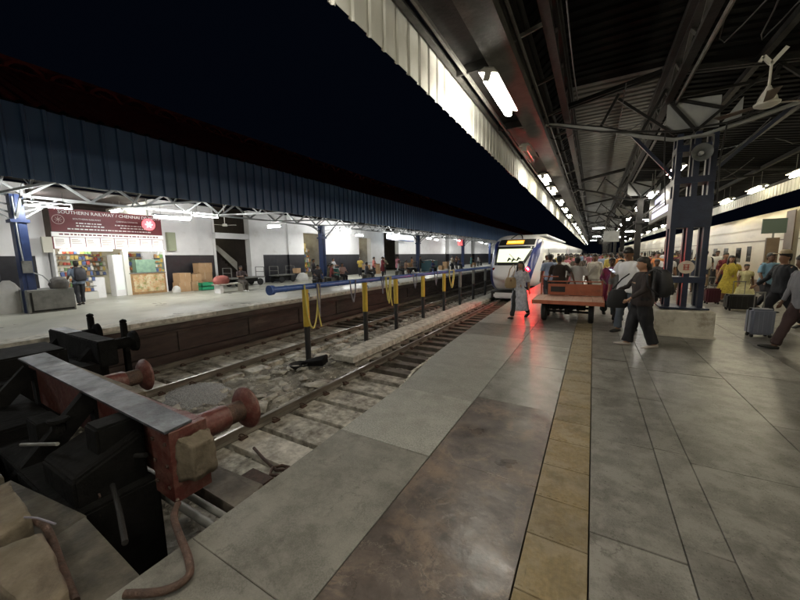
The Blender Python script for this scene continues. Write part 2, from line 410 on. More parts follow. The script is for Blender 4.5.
# paving, one slab at a time
rows = [(None, -1.12), (-1.12, -.275), (.06, .53), (.53, .755), (.755, 1.58), (1.58, 2.55), (2.55, 3.55), (3.55, 4.55), (4.55, 5.6)]
joints = {0: [-.6, .35, .95, 2.4, 3.62, 5.3, 6.9, 8.2, 9.7, 11.2, 12.6, 14, 15.2],
          1: [-.6, .5, 2.42, 3.76, 5.25, 6.6, 7.9, 9.5, 11, 12.5, 14, 15.2],
          2: [-.6, .8, 2.16, 3.39, 4.7, 6.1, 7.3, 8.8, 10.4, 12, 13.6, 15.2],
          3: [-.6, 1.2, 2.3, 3.42, 4.6, 5.8, 7.3, 8.8, 10.4, 12, 13.6, 15.2]}
for ri, (xa, xb) in enumerate(rows):
    js = joints.get(ri)
    if js is None:
        js = [-.6]
        while js[-1] < 13.2: js.append(js[-1] + random.choice((1.3, 1.7, 2.2, 2.5)))
        js.append(15.2)
    for a, b in zip(js, js[1:]):
        g = .003; tz = [random.uniform(-.003, .003) for _ in range(4)]; s = random.uniform(-.006, .006)
        x0 = (edge_x(a + g) if xa is None else xa + g); x0b = (edge_x(b - g) if xa is None else xa + g)
        q = [(x0, a + g + s), (xb - g, a + g - s), (xb - g, b - g - s), (x0b, b - g + s)]
        if ri == 0: mt = granite if 2.3 < a < 3 else (granite_mid if a < 2.3 else (granite if random.random() < .7 else granite_mid))
        elif ri == 1: mt = granite_dark if a < 3.7 else granite_right
        else: mt = granite_right
        MB().slab(q, -.09, tz, .003).build("paving_slab", mt, pl)
# tactile strip: ridged tiles
y = -.6; k = 0
tj = [-.6, -.05, .5, 1.0, 1.58, 1.975, 2.34, 2.75]
while tj[-1] < 15: tj.append(tj[-1] + .42)
for a, b in zip(tj, tj[1:]):
    mb = MB(); g = .003
    mb.slab([(-.27, a + g), (.055, a + g), (.055, b - g), (-.27, b - g)], -.05, 0.001, .003)
    for j in range(6):
        x = -.27 + .028 + j * .0538
        mb.slab([(x - .011, a + .02), (x + .011, a + .02), (x + .011, b - .02), (x - .011, b - .02)], .0, .0045, .003)
    mb.build("tactile_tile", tactile, pl)
MB().add([(-.27, 15.2, .004), (.055, 15.2, .004), (.055, 200, .004), (-.27, 200, .004)], [(0, 1, 2, 3)]).build("tactile_strip", tactile, pl)
# chipped coping edge
mb = MB()
for i in range(120):
    yy = .95 + i * .05; x = edge_x(yy)
    w = .02 + .03 * abs(noise.noise((yy * 5, 0, 0)))
    mb.slab([(x - w, yy), (x + .012, yy), (x + .012, yy + .051), (x - w * .8, yy + .051)], -.16, -.014 - .02 * random.random(), .004)
mb.build("chipped_edge", conc_lt, pl)
grid(-2.3, -2.0, .7, 22, 3, 90, lambda x, y: 0).build("x", conc) if False else None

# far platform
fp = thing("opposite_platform", kind='structure')
MB().box(-40, -10.72, -30, 260, -1.6, -.16).build("platform_core", plwall_m, fp)
MB().box(-24.5, -10.62, -30, 260, -.16, 0).build("paved_surface", p2floor, fp)
for a in range(0, 44):   # edge copings
    y0 = -2 + a * 1.2
    MB().slab([(-11.25, y0 + .01), (-10.6, y0 + .01), (-10.6, y0 + 1.19), (-11.25, y0 + 1.19)], -.11, .006, .008).build("coping_stone", conc_lt if a % 7 else p2floor, fp)
# ledges and buttress courses on the far platform face
mb = MB(); mb.box(-10.72, -10.64, -3, 200, -.42, -.36); mb.box(-10.72, -10.55, -3, 200, -1.3, -1.02)
for i in range(40): mb.box(-10.72, -10.68, i * 2.4 - 2, i * 2.4 - 1.94, -1.02, -.42)
mb.build("wall_ledge", plwall_m, fp)
# concourse head of the tracks
ch = thing("concourse_floor", kind='structure')
MB().box(-10.7, -2.06, -9, .42, -1.5, -.1).build("paved_surface", ledge_m, ch)
MB().slab([(-2.9, .44), (-2.06, .46), (-2.06, .7), (-3.0, .74)], -.5, (-.07, -.05, -.05, -.08), .012).build("paving_slab", ledge_m, ch)
MB().slab([(-4.1, .3), (-2.95, .43), (-3.05, .76), (-4.2, .62)], -.5, (-.12, -.1, -.11, -.14), .012).build("paving_slab", ledge_m, ch)
MB().slab([(-5.6, .3), (-4.22, .3), (-4.3, .6), (-5.6, .64)], -.5, (-.16, -.14, -.13, -.16), .012).build("paving_slab", ledge_m, ch)

# ------------------------------------------------------------------ tracks
def rail_mb(x, y0, y1, zt=-1.08):
    mb = MB(); prof = [(-.075, -.15), (.075, -.15), (.075, -.135), (.012, -.12), (.012, -.04), (.036, -.03), (.036, -.002), (.03, 0), (-.03, 0), (-.036, -.002), (-.036, -.03), (-.012, -.04), (-.012, -.12), (-.075, -.135)]
    n = len(prof)
    vs = [(x + px, y, zt + pz) for y in (y0, y1) for px, pz in prof]
    fs = [(i, (i + 1) % n, n + (i + 1) % n, n + i) for i in range(n)] + [tuple(range(n))]
    mb.add(vs, fs); return mb
def clip_mb():
    mb = MB()
    pts = []
    for i in range(15):
        t = i / 14
        pts.append((.06 + .05 * math.sin(t * 9.4), -.05 + .1 * t, .035 + .018 * math.cos(t * 9.4)))
    mb.tube(pts, .009, 6); mb.cbox((.11, 0, .01), (.07, .13, .03))
    return mb
clip_me = clip_mb().mesh("rail_clip", rust_m)
def track(cx, y0, y1, panels, skip=None):
    t = thing("railway_track", kind='structure')
    for s in (-.84, .84):
        o = rail_mb(cx + s, y0, y1).build("rail", rail_m, t)
        o2 = MB().box(cx + s - .022, cx + s + .022, y0, y1, -1.0795, -1.077).build("rail_running_surface", railtop_m, t)
    for (a, b) in panels:
        # concrete block sleeper panels with a worn uneven top
        x0, x1 = cx - 1.2 + random.uniform(-.05, .05), cx + 1.25 + random.uniform(-.05, .3)
        zt = -1.235
        MB().slab([(x0, a), (x1, a + random.uniform(-.03, .03)), (x1, b + random.uniform(-.03, .03)), (x0, b)], -1.45, [zt + random.uniform(-.012, .012) for _ in range(4)], .02).build("concrete_sleeper", conc if random.random() < .4 else conc_lt, t)
    y = (panels[-1][1] + .35) if panels else y0 + .3
    i = 0; sm = None
    me = None
    while y < min(y1, 62):
        if me is None:
            me = MB().slab([(-1.35, -.13), (1.35, -.13), (1.35, .13), (-1.35, .13)], -.22, 0, .02).mesh("sleeper", sleeper_m)
        link("sleeper", me, t, loc=(cx + random.uniform(-.03, .03), y, -1.23 + random.uniform(-.01, .01)), rz=random.uniform(-.02, .02))
        y += .62; i += 1
    yy = (panels[0][0] if panels else y0) + .2
    while yy < 14:
        for s in (-.84, .84):
            link("rail_clip", clip_me, t, loc=(cx + s + .02, yy, -1.22))
            link("rail_clip", clip_me, t, loc=(cx + s - .02, yy, -1.22), rz=math.pi)
        yy += .66
    return t
pn = [(2.3, 2.86), (2.98, 3.5), (3.6, 4.16), (4.26, 4.82), (4.94, 5.5), (5.64, 6.2), (6.4, 6.8)]
tr1 = track(-4.1, .9, 240, pn)
track(-9.0, 1.0, 240, [(2.6 + i * .68, 2.6 + i * .68 + .58) for i in range(12)])
track(7.3, -6, 240, [])
# loose timbers, old drain pipes beside the buffer stop
tag(MB().slab([(-4.2, 1.72), (-2.3, 1.68), (-2.3, 1.95), (-4.2, 2.0)], -.82, -.62, .015).build("wooden_baulk", sleeper_m), "grimy grey timber baulk lying across the pit beside the two pipes", "timber")
tag(MB().slab([(-3.9, 2.02), (-3.0, 2.08), (-3.05, 2.2), (-3.9, 2.16)], -.95, -.8, .02).build("wooden_baulk", sleeper_m, bevel=.005), "short broken timber under the tan stone block in the pit", "timber")
mb = MB(); mb.tube([(-4.6, 1.46, -.62), (-2.3, 1.42, -.56)], .035, 10)
tag(mb.build("iron_pipe", steel_grey, smooth=True), "grey pipe in the pit, the one nearer the red end post", "pipe")
mb = MB(); mb.tube([(-4.6, 1.57, -.62), (-2.3, 1.54, -.56)], .03, 10)
tag(mb.build("iron_pipe", steel_grey, smooth=True), "thinner grey pipe in the pit, alongside the timber baulk", "pipe")
mb = MB(); mb.box(-3.5, -3.1, 2.05, 2.4, -1.05, -.85); mb.box(-3.35, -3.0, 2.42, 2.5, -1.1, -1.0)
tag(mb.build("rail_chair", rust_m, bevel=.02), "rusty iron rail chair among debris next to the first concrete sleeper", "rail chair")
mb = MB(); mb.tube([(-4.4, 3.05, -1.21), (-4.0, 2.92, -1.2), (-3.62, 2.82, -1.19), (-3.5, 2.86, -1.17), (-3.52, 2.96, -1.2), (-3.65, 2.94, -1.2), (-3.7, 2.82, -1.18), (-3.6, 2.7, -1.18), (-3.4, 2.82, -1.2), (-3.28, 2.8, -1.2)], .022, 7)
tag(mb.build("iron_hook", rust_m, smooth=True), "rusty bent iron hook lying on the pale concrete sleepers", "hook")
# concrete walkway beam between the tracks
wk = thing("concrete_walkway", kind='structure')
y = 7.1
while y < 60:
    L_ = 2.3
    MB().slab([(-6.3, y), (-5.6, y), (-5.6, y + L_ - .02), (-6.3, y + L_ - .02)], -1.22, -1.04 + random.uniform(-.008, .008), .02).build("walkway_beam", conc_lt if y < 25 else conc, wk)
    MB().box(-6.2, -5.7, y + .2, y + .5, -1.5, -1.22).build("walkway_block", conc, wk)
    y += L_
# rubble lumps
def rock_mb(sx, sy, sz, seed):
    rnd = random.Random(seed); bm = bmesh.new()
    for _ in range(13): bm.verts.new((rnd.uniform(-1, 1) * sx, rnd.uniform(-1, 1) * sy, rnd.uniform(-1, 1) * sz * .62))
    r = bmesh.ops.convex_hull(bm, input=bm.verts[:])
    bmesh.ops.delete(bm, geom=[v for v in bm.verts if not v.link_faces], context='VERTS')
    bmesh.ops.bevel(bm, geom=bm.edges[:], offset=min(sx, sy, sz) * .12, segments=1, affect='EDGES', clamp_overlap=True)
    me = bpy.data.meshes.new("rubble_stone"); bm.to_mesh(me); bm.free(); me.materials.append(rock_m); return me
def rough_stone(quad, z0, z1, name, amp=.02, cuts=7):
    me_ = MB().slab(quad, z0, z1, .02).mesh("tmp", stone_m); bm = bmesh.new(); bm.from_mesh(me_)
    bmesh.ops.recalc_face_normals(bm, faces=bm.faces[:]); bmesh.ops.subdivide_edges(bm, edges=bm.edges[:], cuts=cuts, use_grid_fill=True)
    bm.normal_update()
    for v in bm.verts:
        c = v.co; d = noise.noise(c * 6) + .6 * noise.noise(c * 15) + .4 * noise.noise(c * 34); v.co = c + v.normal * d * amp
    for f in bm.faces: f.smooth = True
    bm.to_mesh(me_); bm.free(); me_.name = name
    return me_
rocks = [rock_mb(.3, .2, .11, 1), rock_mb(.18, .16, .1, 2), rock_mb(.4, .22, .12, 3), rock_mb(.1, .09, .07, 4), rock_mb(.24, .14, .09, 5), rock_mb(.07, .06, .05, 6)]
spots = [(-5.45, 5.5, 2), (-5.6, 4.7, 0), (-5.75, 4.1, 2), (-5.5, 3.5, 0), (-6.3, 5.3, 1), (-6.5, 6.1, 4), (-7.0, 7.3, 2), (-6.4, 7.4, 0), (-7.3, 8.6, 2), (-7.0, 5.2, 1)]
for i in range(56):
    spots.append((random.uniform(-7.75, -5.35), random.uniform(2.6, 15), random.choice((0, 1, 1, 3, 3, 4, 5, 5))))
for i in range(26):
    spots.append((random.choice((-10.0, -9.9, -2.75, -8.9, -4.4)) + random.uniform(-.35, .3), random.uniform(3, 13), random.choice((3, 5, 5))))
for i, (x, y, k) in enumerate(spots):
    if -6.2 < x < -5.2 and y > 6.6: x -= 1.0
    sz_ = ("broad slab", "blocky lump", "long slab", "small lump", "flat lump", "tiny chunk")[k]
    zn_ = "at the foot of the far platform wall" if x < -9.4 else "between the far track's rails" if x < -8.2 else "beside the far track" if x < -7.3 else "around the blue pipe's posts" if x < -6.3 else "beside the near track" if x < -5.1 else "under the near platform edge"
    link("rubble_stone", rocks[k], label="%s of concrete %s, %s" % (sz_, zn_, "near the buffer stop" if y < 6 else "by the walkway end" if y < 9 else "farther down the line"), cat="stone", group="rubble lying in the track bed",
         loc=(x, y, bedz(x, y) + .03), rz=random.uniform(0, 6.2))
# whitish gravel heap by the far track
def gz(x, y):
    d = ((x + 7.6) / .95) ** 2 + ((y - 3.9) / .8) ** 2
    return -1.4 + .22 * max(0, 1 - d) ** .6 + .015 * noise.noise((x * 30, y * 30, 1))
grid(-8.6, -6.6, 3.0, 4.8, 70, 60, gz).build("gravel_heap", gravel_m, kind='stuff', label="pale grey gravel heaped between the two tracks", cat="gravel")
# small stones scattered as ballast
mb = MB()
rr = random.Random(5)
for i in range(2600):
    a = rr.uniform(0, 6.28); q = rr.random() ** .5; x = -7.6 + .9 * q * math.cos(a); y = 3.9 + .76 * q * math.sin(a); s = rr.uniform(.008, .02); z = gz(x, y)
    mb.add([(x + s * math.cos(a + j * 1.57) * rr.uniform(.7, 1.2), y + s * math.sin(a + j * 1.57) * rr.uniform(.7, 1.2), z) for j in range(4)] + [(x, y, z + s)], [(0, 1, 4), (1, 2, 4), (2, 3, 4), (3, 0, 4)])
mb.build("gravel_chips", gravel_m, kind='stuff', fix=False, label="pale stone chips on the gravel heap between the tracks", cat="gravel")
mb = MB()
rr = random.Random(3)
for i in range(5200):
    x = rr.uniform(-10.4, -2.7); y = 1.8 + 22 * rr.random() ** 1.5
    s = rr.uniform(.012, .045); z = bedz(x, y) + s * .3
    a = rr.uniform(0, 6.28); pts = []
    for j in range(4): pts.append((x + s * math.cos(a + j * 1.57) * rr.uniform(.7, 1.2), y + s * math.sin(a + j * 1.57) * rr.uniform(.7, 1.2), z))
    mb.add(pts + [(x, y, z + s * .7)], [(0, 1, 4), (1, 2, 4), (2, 3, 4), (3, 0, 4)])
mb.build("ballast", rock_m, kind='stuff', fix=False, label="grimy ballast and stone chips between the rails", cat="ballast")

# ------------------------------------------------------------------ buffer stop
bs = thing("buffer_stop", "red buffer stop with grey top plate at the end of the near track", "buffer stop", (-4.4, 1.35, 0))
def lb(mb, name, mat, **k):   # shift world coords into the buffer stop's local frame
    mb.v = [(x + 4.4, y - 1.35, z) for x, y, z in mb.v]; return mb.build(name, mat, bs, **k)
mb = MB(); mb.slab([(-7.05, 1.3), (-2.87, 1.22), (-2.9, 1.45), (-7.15, 1.6)], .315, .335, .004); lb(mb, "top_plate", plate_m)
mb = MB(); mb.box(-6.95, -2.93, 1.37, 1.53, -.28, .312); lb(mb, "crossbeam", red_m, bevel=.006)
mb = MB(); mb.slab([(-3.2, 1.26), (-2.87, 1.25), (-2.87, 1.55), (-3.2, 1.55)], -.3, .31, .006); lb(mb, "end_post", red_m)
for x in (-3.12, -5.3):
    b = thing("buffer"); b.parent = bs
    mb = MB(); mb.lathe([(.0, 0), (.12, 0), (.125, .02), (.125, .36), (.115, .38), (.0, .38)], 20, (x + 4.4, .15, .12), 'y'); mb.build("buffer_sleeve", red_m, b, smooth=True)
    mb = MB(); mb.lathe([(0, 0), (.104, 0), (.104, .22), (0, .22)], 18, (x + 4.4, .5, .12), 'y'); mb.build("plunger", rust_m, b, smooth=True)
    mb = MB(); mb.lathe([(0, 0), (.1, .0), (.19, .03), (.22, .06), (.22, .08), (.19, .1), (.1, .12), (0, .125)], 28, (x + 4.4, .69, .12), 'y'); mb.build("buffer_head", red_m, b, smooth=True)
sm_ = rough_stone([(-2.868 + 4.4, 1.29 - 1.35), (-2.76 + 4.4, 1.36 - 1.35), (-2.77 + 4.4, 1.56 - 1.35), (-2.868 + 4.4, 1.57 - 1.35)], -.13, (.25, .2, .17, .23), "stone_block", .022); link("stone_block", sm_, bs)
mb = MB(); mb.box(-6.5, -4.2, 1.56, 1.66, .1, .26); lb(mb, "timber_facing", stone_m, bevel=.01)
for x in (-4.7, -6.7):
    mb = MB(); mb.beam((x, 1.34, .22), (x - .1, .62, -.62), .13, .18); mb.beam((x, 1.42, .2), (x, 1.42, -1.15), .16, .14); lb(mb, "raking_strut", black_m)
mb = MB(); mb.box(-4.6, -3.3, .72, 1.33, -1.1, -.25); mb.slab([(-4.15, .8), (-3.42, .8), (-3.42, 1.3), (-4.15, 1.3)], -.3, (-.02, .0, .19, .17), .03); mb.box(-3.75, -3.5, 1.0, 1.34, 0.05, .3); lb(mb, "iron_housing", black_m, bevel=.02)
mb = MB(); mb.box(-5.6, -4.65, .75, 1.2, -1.1, -.3); mb.box(-5.25, -4.9, .95, 1.15, -.3, .02); mb.lathe([(0, 0), (.05, 0), (.05, .1), (.085, .1), (.085, .14), (0, .14)], 12, (-4.4, 1.0, .05)); lb(mb, "locking_gear", black_m, bevel=.01)
mb = MB(); mb.box(-7.6, -5.7, .62, 1.3, -1.1, -.2); mb.box(-9.6, -7.7, .7, 2.4, -1.2, -.16); mb.box(-9.2, -8.1, 1.2, 2.1, -.16, .16); lb(mb, "iron_anchor_block", black_m, bevel=.03)
bolt = MB().lathe([(0, 0), (.018, 0), (.018, .012), (.012, .016), (0, .016)], 6).mesh("bolt", rust_m)
for i in range(3):
    for sx in (-3.14, -2.94):
        o = link("bolt", bolt, bs, loc=(sx + 4.4, 1.25 - 1.35 + .002, .2 - i * .19)); o.rotation_euler = (R(90), 0, 0)
for x in (-3.12, -5.3):
    MB().box(x + 4.4 - .17, x + 4.4 + .17, .182, .2, -.06, .3).build("buffer_flange", red_m, bs, bevel=.004)
rr = random.Random(13)
def pit_bar(name, label, cat, p0, p1, r, mt):
    mb = MB(); mb.tube([p0, ((p0[0] + p1[0]) / 2 + rr.uniform(-.03, .03), (p0[1] + p1[1]) / 2 + rr.uniform(-.03, .03), (p0[2] + p1[2]) / 2 - .02), p1], r, 8)
    tag(mb.build(name, mt, smooth=True), label, cat)
pit_bar("iron_bar", "dark iron bar leaning from the black housing to the grimy corner ledge", "bar", (-3.3, 1.0, -.12), (-2.5, .78, -.1), .018, steel_dark)
pit_bar("iron_bar", "dark iron bar lying across the top of the black housing", "bar", (-4.3, .95, -.14), (-3.3, 1.25, .0), .022, steel_dark)
pit_bar("iron_bar", "thin rusty bar standing out of the pit by the bent pipe", "bar", (-2.75, 1.2, -.5), (-2.5, 1.1, -.02), .012, rust_m)
for k in range(11):     # chain links on the housing
    a = k / 10; mb = MB(); c0 = Vector((-3.35 - .5 * a, .9 + .22 * a, -.12 - .2 * (1 - a) + .1 * math.sin(a * 3))); n_ = 10
    pts = [c0 + Vector((.045 * math.cos(t / n_ * 6.283) , .022 * math.sin(t / n_ * 6.283) * (k % 2), .022 * math.sin(t / n_ * 6.283) * ((k + 1) % 2))) for t in range(n_ + 1)]
    mb.v = []; mb.tube([p + Vector((4.4, -1.35, 0)) for p in pts], .008, 6); mb.build("chain_link", rust_m, bs, smooth=True)
# second buffer stop of the far track, only its dark head shows
b2 = thing("buffer_stop", "black buffer stop at the end of the far track, grey patch on top", "buffer stop", (-9.2, 2.6, 0))
mb = MB(); mb.box(-1.3, 1.3, -.15, .15, -.3, .2); mb.build("crossbeam", black_m, b2, bevel=.02)
mb = MB(); mb.box(-1.2, -.2, -.14, .1, .202, .22); mb.build("top_plate", plate_m, b2)
for x in (-.9, .9):
    mb = MB(); mb.lathe([(0, 0), (.11, 0), (.11, .35), (.2, .38), (.22, .45), (0, .48)], 18, (x, .15, .02), 'y'); mb.build("buffer", black_m, b2, smooth=True)
    mb = MB(); mb.beam((x, 0, .1), (x, -.9, -.9), .16, .16); mb.beam((x, 0, 0), (x, 0, -1.15), .16); mb.build("raking_strut", black_m, b2)
for yy, hh in ((2.75, .38), (3.05, .26)):
    mb = MB(); mb.box(-.07, .07, -.05, .05, -1.2, hh); mb.lathe([(0, 0), (.07, 0), (.07, .06), (0, .09)], 10, (0, 0, hh))
    mb.build("marker_post", black_m, bevel=.01, loc=(-10.35 + (yy - 2.75) * 3, yy + .4, 0), label="%s black iron post standing against the far platform edge" % ("taller" if hh > .3 else "shorter"), cat="post")
# odd iron bits on the concourse corner
mb = MB(); mb.tube(smooth_path([(-2.5, 1.1, -.05), (-2.3, .98, .02), (-2.1, .91, .04), (-1.86, .84, .04), (-1.76, .78, .035), (-1.8, .68, .03), (-1.95, .58, .03)]), .02, 12)
tag(mb.build("rusty_pipe", rust_m, smooth=True), "bent rusty brown pipe lying over the platform corner at the pit", "pipe")
mb = MB(); mb.tube(smooth_path([(-3.5, .42, .0), (-3.05, .52, .02), (-2.85, .53, .03), (-2.55, .5, -.02), (-2.2, .46, -.03)]), .02, 12)
tag(mb.build("rusty_pipe", rust_m, smooth=True), "rusty brown pipe lying beside the tan stones at the track end", "pipe")
mb = MB(); mb.tube([(-3.3, .4, .06), (-3.02, .47, .1), (-2.88, .5, .13), (-2.72, .54, .125)], .006, 6)
tag(mb.build("loose_cable", hose_g, smooth=True), "loose pale cable with bare end sticking out between two tan stones", "cable")
tag(link("stone_slab", rough_stone([(-2.85, .25), (-2.1, .3), (-2.16, .44), (-2.75, .49)], -.2, (.1, .08, .1, .12), "stone_slab", .012, 9)), "large tan stone slab at the corner beside the rusty pipe", "stone")
tag(link("stone_slab", rough_stone([(-3.6, .3), (-2.95, .34), (-3.0, .5), (-3.6, .53)], -.2, (.11, .1, .12, .12), "stone_slab", .012, 9)), "smaller tan stone slab farther along behind the loose cable", "stone")
mb = MB(); mb.tube([(-4.6, .78, -.02), (-3.9, .86, .14)], .016, 8)
tag(mb.build("iron_rod", steel_grey, smooth=True), "thin grey iron rod slanting out of the dark pit", "rod")

# ------------------------------------------------------------------ blue water main between the tracks
wp = thing("water_main", "blue water pipe on yellow and black posts between the two tracks", "pipe", (-6.9, 5.6, -1.1))
def W(x, y, z): return (x + 6.9, y - 5.6, z + 1.1)
def pz(y): return .905 - .0085 * (y - 5.6)
mb = MB(); mb.tube([W(-6.9, 5.55, pz(5.55)), W(-6.9, 26, pz(26))], .078, 14); mb.build("pipe_run", pipe_blue, wp, smooth=True)
mb = MB()
for yy, r in ((5.55, .125), (5.62, .12), (6.05, .085), (8.1, .085), (10.6, .085), (12.9, .085), (15.4, .085), (18, .085), (20.5, .085)):
    mb.lathe([(0, -.025), (r, -.025), (r, .025), (0, .025)], 14, W(-6.9, yy, pz(yy)), 'y')
mb.build("pipe_collar", pipe_blue, wp, smooth=True)
POSTS = [6.72, 9.53, 11.67, 14.19, 16.78, 19.3, 21.9, 24.8]
for i, yy in enumerate(POSTS):
    p = thing("post"); p.parent = wp; p.location = W(-6.9, yy, 0)
    zt = pz(yy) - .07
    MB().lathe([(0, -.22), (.092, -.22), (.092, zt), (0, zt)], 12).build("painted_sleeve", yellow_m if i < 5 else steel_grey, p, smooth=True)
    MB().lathe([(0, -1.4), (.08, -1.4), (.08, -.221), (0, -.221)], 12).build("post_foot", rubber, p, smooth=True)
    MB().box(-.09, .09, -.05, .05, zt, zt + .03).build("saddle", pipe_blue, p)
    mb = MB(); mb.tube([(.0, .02, zt - .12), (.13, .02, zt - .12), (.13, .02, zt - .2)], .016, 6); mb.build("tap", pipe_blue, p, smooth=True)
def hose(y0, w, drop, mat, name, label, x=-6.8, loops=1, tail=0, group=None):
    pts = []
    z0 = pz(y0) + .06
    n = 14 * loops
    for l in range(loops):
        for i in range(15):
            t = i / 14; a = math.pi * t
            pts.append((x + .03 * l + .04 * math.sin(a * 2), y0 - w / 2 * math.cos(a) * (1 + .15 * l) + .03 * l, z0 - (drop + .12 * l) * math.sin(a) ** .6))
    if tail: pts += [(x, pts[-1][1] + .03, z0 - .3), (x + .02, pts[-1][1] - .02, z0 - tail * .7), (x + .05, pts[-1][1] + .03, z0 - tail)]
    mb = MB(); mb.tube(pts, .023, 8)
    tag(mb.build(name, mat, smooth=True), label, "hose", group)
hose(6.86, .5, 1.25, hose_y, "water_hose", "yellow hose in a wide loop on the first yellow post", tail=1.25)
hose(7.15, .12, .95, hose_g, "water_hose", "grey hose hanging from the blue pipe just past the first post")
hose(8.75, .3, .72, hose_g, "water_hose", "grey hose hanging in a loop between the first and second posts")
hose(10.9, .3, .9, hose_y, "water_hose", "yellow hose bunched between the second and third posts", loops=2, tail=1.15)
hose(10.55, .16, .6, hose_g, "water_hose", "grey hose hanging beside the bunched yellow hose")
hose(13.2, .34, .62, hose_g, "water_hose", "grey hose hanging in a loop between the third and fourth posts")
hose(15.5, .35, .65, hose_g, "water_hose", "grey hose hanging between the fourth and fifth posts")
hose(17.6, .7, .85, hose_y, "water_hose", "yellow hose in a round loop beyond the fifth post", loops=2)
tag(MB().lathe([(0, 0), (.2, 0), (.26, .1), (.24, .11), (.18, .02), (0, .02)], 14).build("bucket_lid", rubber, smooth=True, loc=(-6.75, 6.2, -1.24)), "black rubber pan lying at the foot of the first yellow post", "pan")
mb = MB(); mb.slab([(-.3, -.15), (.3, -.2), (.35, .2), (-.25, .2)], 0, (.1, .16, .22, .08), .03)
mb.build("slate_slab", black_m, loc=(-6.5, 6.5, -1.2), rz=.5, label="dark tilted slate slab near the end of the concrete walkway", cat="stone")

# ================================================================== NEAR CANOPY
cp = thing("platform_canopy", "grey steel canopy with pale corrugated fascia over the near platform", "canopy", (0, 0, 0))
def fascia_mesh(L_, z0, z1, pitch, depth, thick, mat, lean=0.0, overlap=.012):
    """trapezoid-ribbed sheet in the YZ plane, outside towards -x"""
    prof = []; y = 0
    while y < L_ - 1e-6:
        prof += [(y, 0), (y + pitch * .70, 0), (y + pitch * .76, depth), (y + pitch * .92, depth), (y + pitch * .98, 0)]; y += pitch
    prof.append((L_ + overlap, 0))
    vs = []; n = len(prof)
    for th in (0, thick):
        for zz, ln in ((z0, 0), (z1, lean)):
            vs += [(-d + th + ln, yy, zz) for yy, d in prof]
    fs = []
    for i in range(n - 1):
        fs += [(i, i + 1, n + i + 1, n + i), (2 * n + i + 1, 2 * n + i, 3 * n + i, 3 * n + i + 1), (i, 2 * n + i, 2 * n + i + 1, i + 1)]
    fs += [(0, n, 3 * n, 2 * n), (n - 1, 3 * n - 1, 4 * n - 1, 2 * n - 1)] if False else [(0, n, 3 * n, 2 * n)]
    mb = MB(); mb.add(vs, fs); return mb.mesh("fascia_sheet", mat)
fm = fascia_mesh(.9, 4.02, 4.74, .3, .022, .006, fascia_m)
for i in range(-5, 130):
    y = i * .9
    link("fascia_sheet", fm, cp, loc=(-2.2 + random.uniform(-.006, .006), y, random.uniform(-.02, .015)))
MB().box(-2.15, -2.07, -5, 118, 4.62, 4.7).build("fascia_rail", steel_mid, cp)
# soffit pieces between fascia and box beam
for i in range(-2, 42):
    y = i * 2.8
    MB().box(-2.06, -1.5, y + .02, y + 2.76, 4.7, 4.715).build("soffit_panel", steel_dark if i % 3 else steel_mid, cp)
    MB().box(-2.07, -1.48, y - .04, y + .0, 4.56, 4.70).build("soffit_batten", steel_dark, cp)
MB().box(-1.94, -1.9, -5, 118, 4.55, 4.60).build("conduit", steel_grey, cp)
MB().box(-1.48, -1.1, -5, 118, 4.45, 4.8).build("box_beam", steel_mid, cp)
MB().box(-1.62, -1.1, -5, 118, 4.802, 4.83).build("beam_flange", steel_mid, cp)
MB().box(-1.05, -.96, -5, 118, 4.7, 4.95).build("purlin", steel_dark, cp)
# roof sheets (ribbed): left slope, raised centre, right slope
def ribbed(x0, z0, x1, z1, y0, y1, pitch, name, mat, depth=.03):
    mb = MB(); n = int((y1 - y0) / pitch); prof = []
    for i in range(n):
        y = y0 + i * pitch
        prof += [(y, 0), (y + pitch * .5, 0), (y + pitch * .62, depth), (y + pitch * .88, depth)]
    prof.append((y1, 0)); k = len(prof)
    vs = [(x0, y, z0 + d) for y, d in prof] + [(x1, y, z1 + d) for y, d in prof]
    vs += [(x, y, z + .012) for x, y, z in vs]
    fs = [(i, i + 1, k + i + 1, k + i) for i in range(k - 1)] + [(2 * k + i + 1, 2 * k + i, 3 * k + i, 3 * k + i + 1) for i in range(k - 1)]
    mb.add(vs, fs); return mb.build(name, mat, cp, fix=False)
for a in range(-1, 13):
    y0, y1 = a * 8.9, a * 8.9 + 8.88
    dk = a < 1  # near centre bays coloured dark as unlit, farther ones grey as lit
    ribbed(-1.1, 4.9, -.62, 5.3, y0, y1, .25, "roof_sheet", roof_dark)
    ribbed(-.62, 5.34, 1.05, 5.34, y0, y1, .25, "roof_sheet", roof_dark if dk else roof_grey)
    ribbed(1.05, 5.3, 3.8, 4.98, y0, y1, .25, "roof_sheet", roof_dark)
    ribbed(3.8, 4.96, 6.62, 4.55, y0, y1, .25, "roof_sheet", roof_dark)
fr = fascia_mesh(.9, 3.96, 4.5, .3, -.035, .006, fascia_m)
for i in range(-3, 130):
    link("fascia_sheet", fr, cp, loc=(6.6 + random.uniform(-.006, .006), i * .9, random.uniform(-.02, .015)))
MB().box(6.53, 6.58, -3, 118, 4.4, 4.5).build("fascia_rail", steel_dark, cp)
for x, z in ((-.62, 5.2), (1.05, 5.16), (2.4, 5.05), (3.8, 4.88), (5.2, 4.66)):
    MB().box(x - .05, x + .05, -5, 118, z - .06, z + .06).build("purlin", steel_dark, cp)
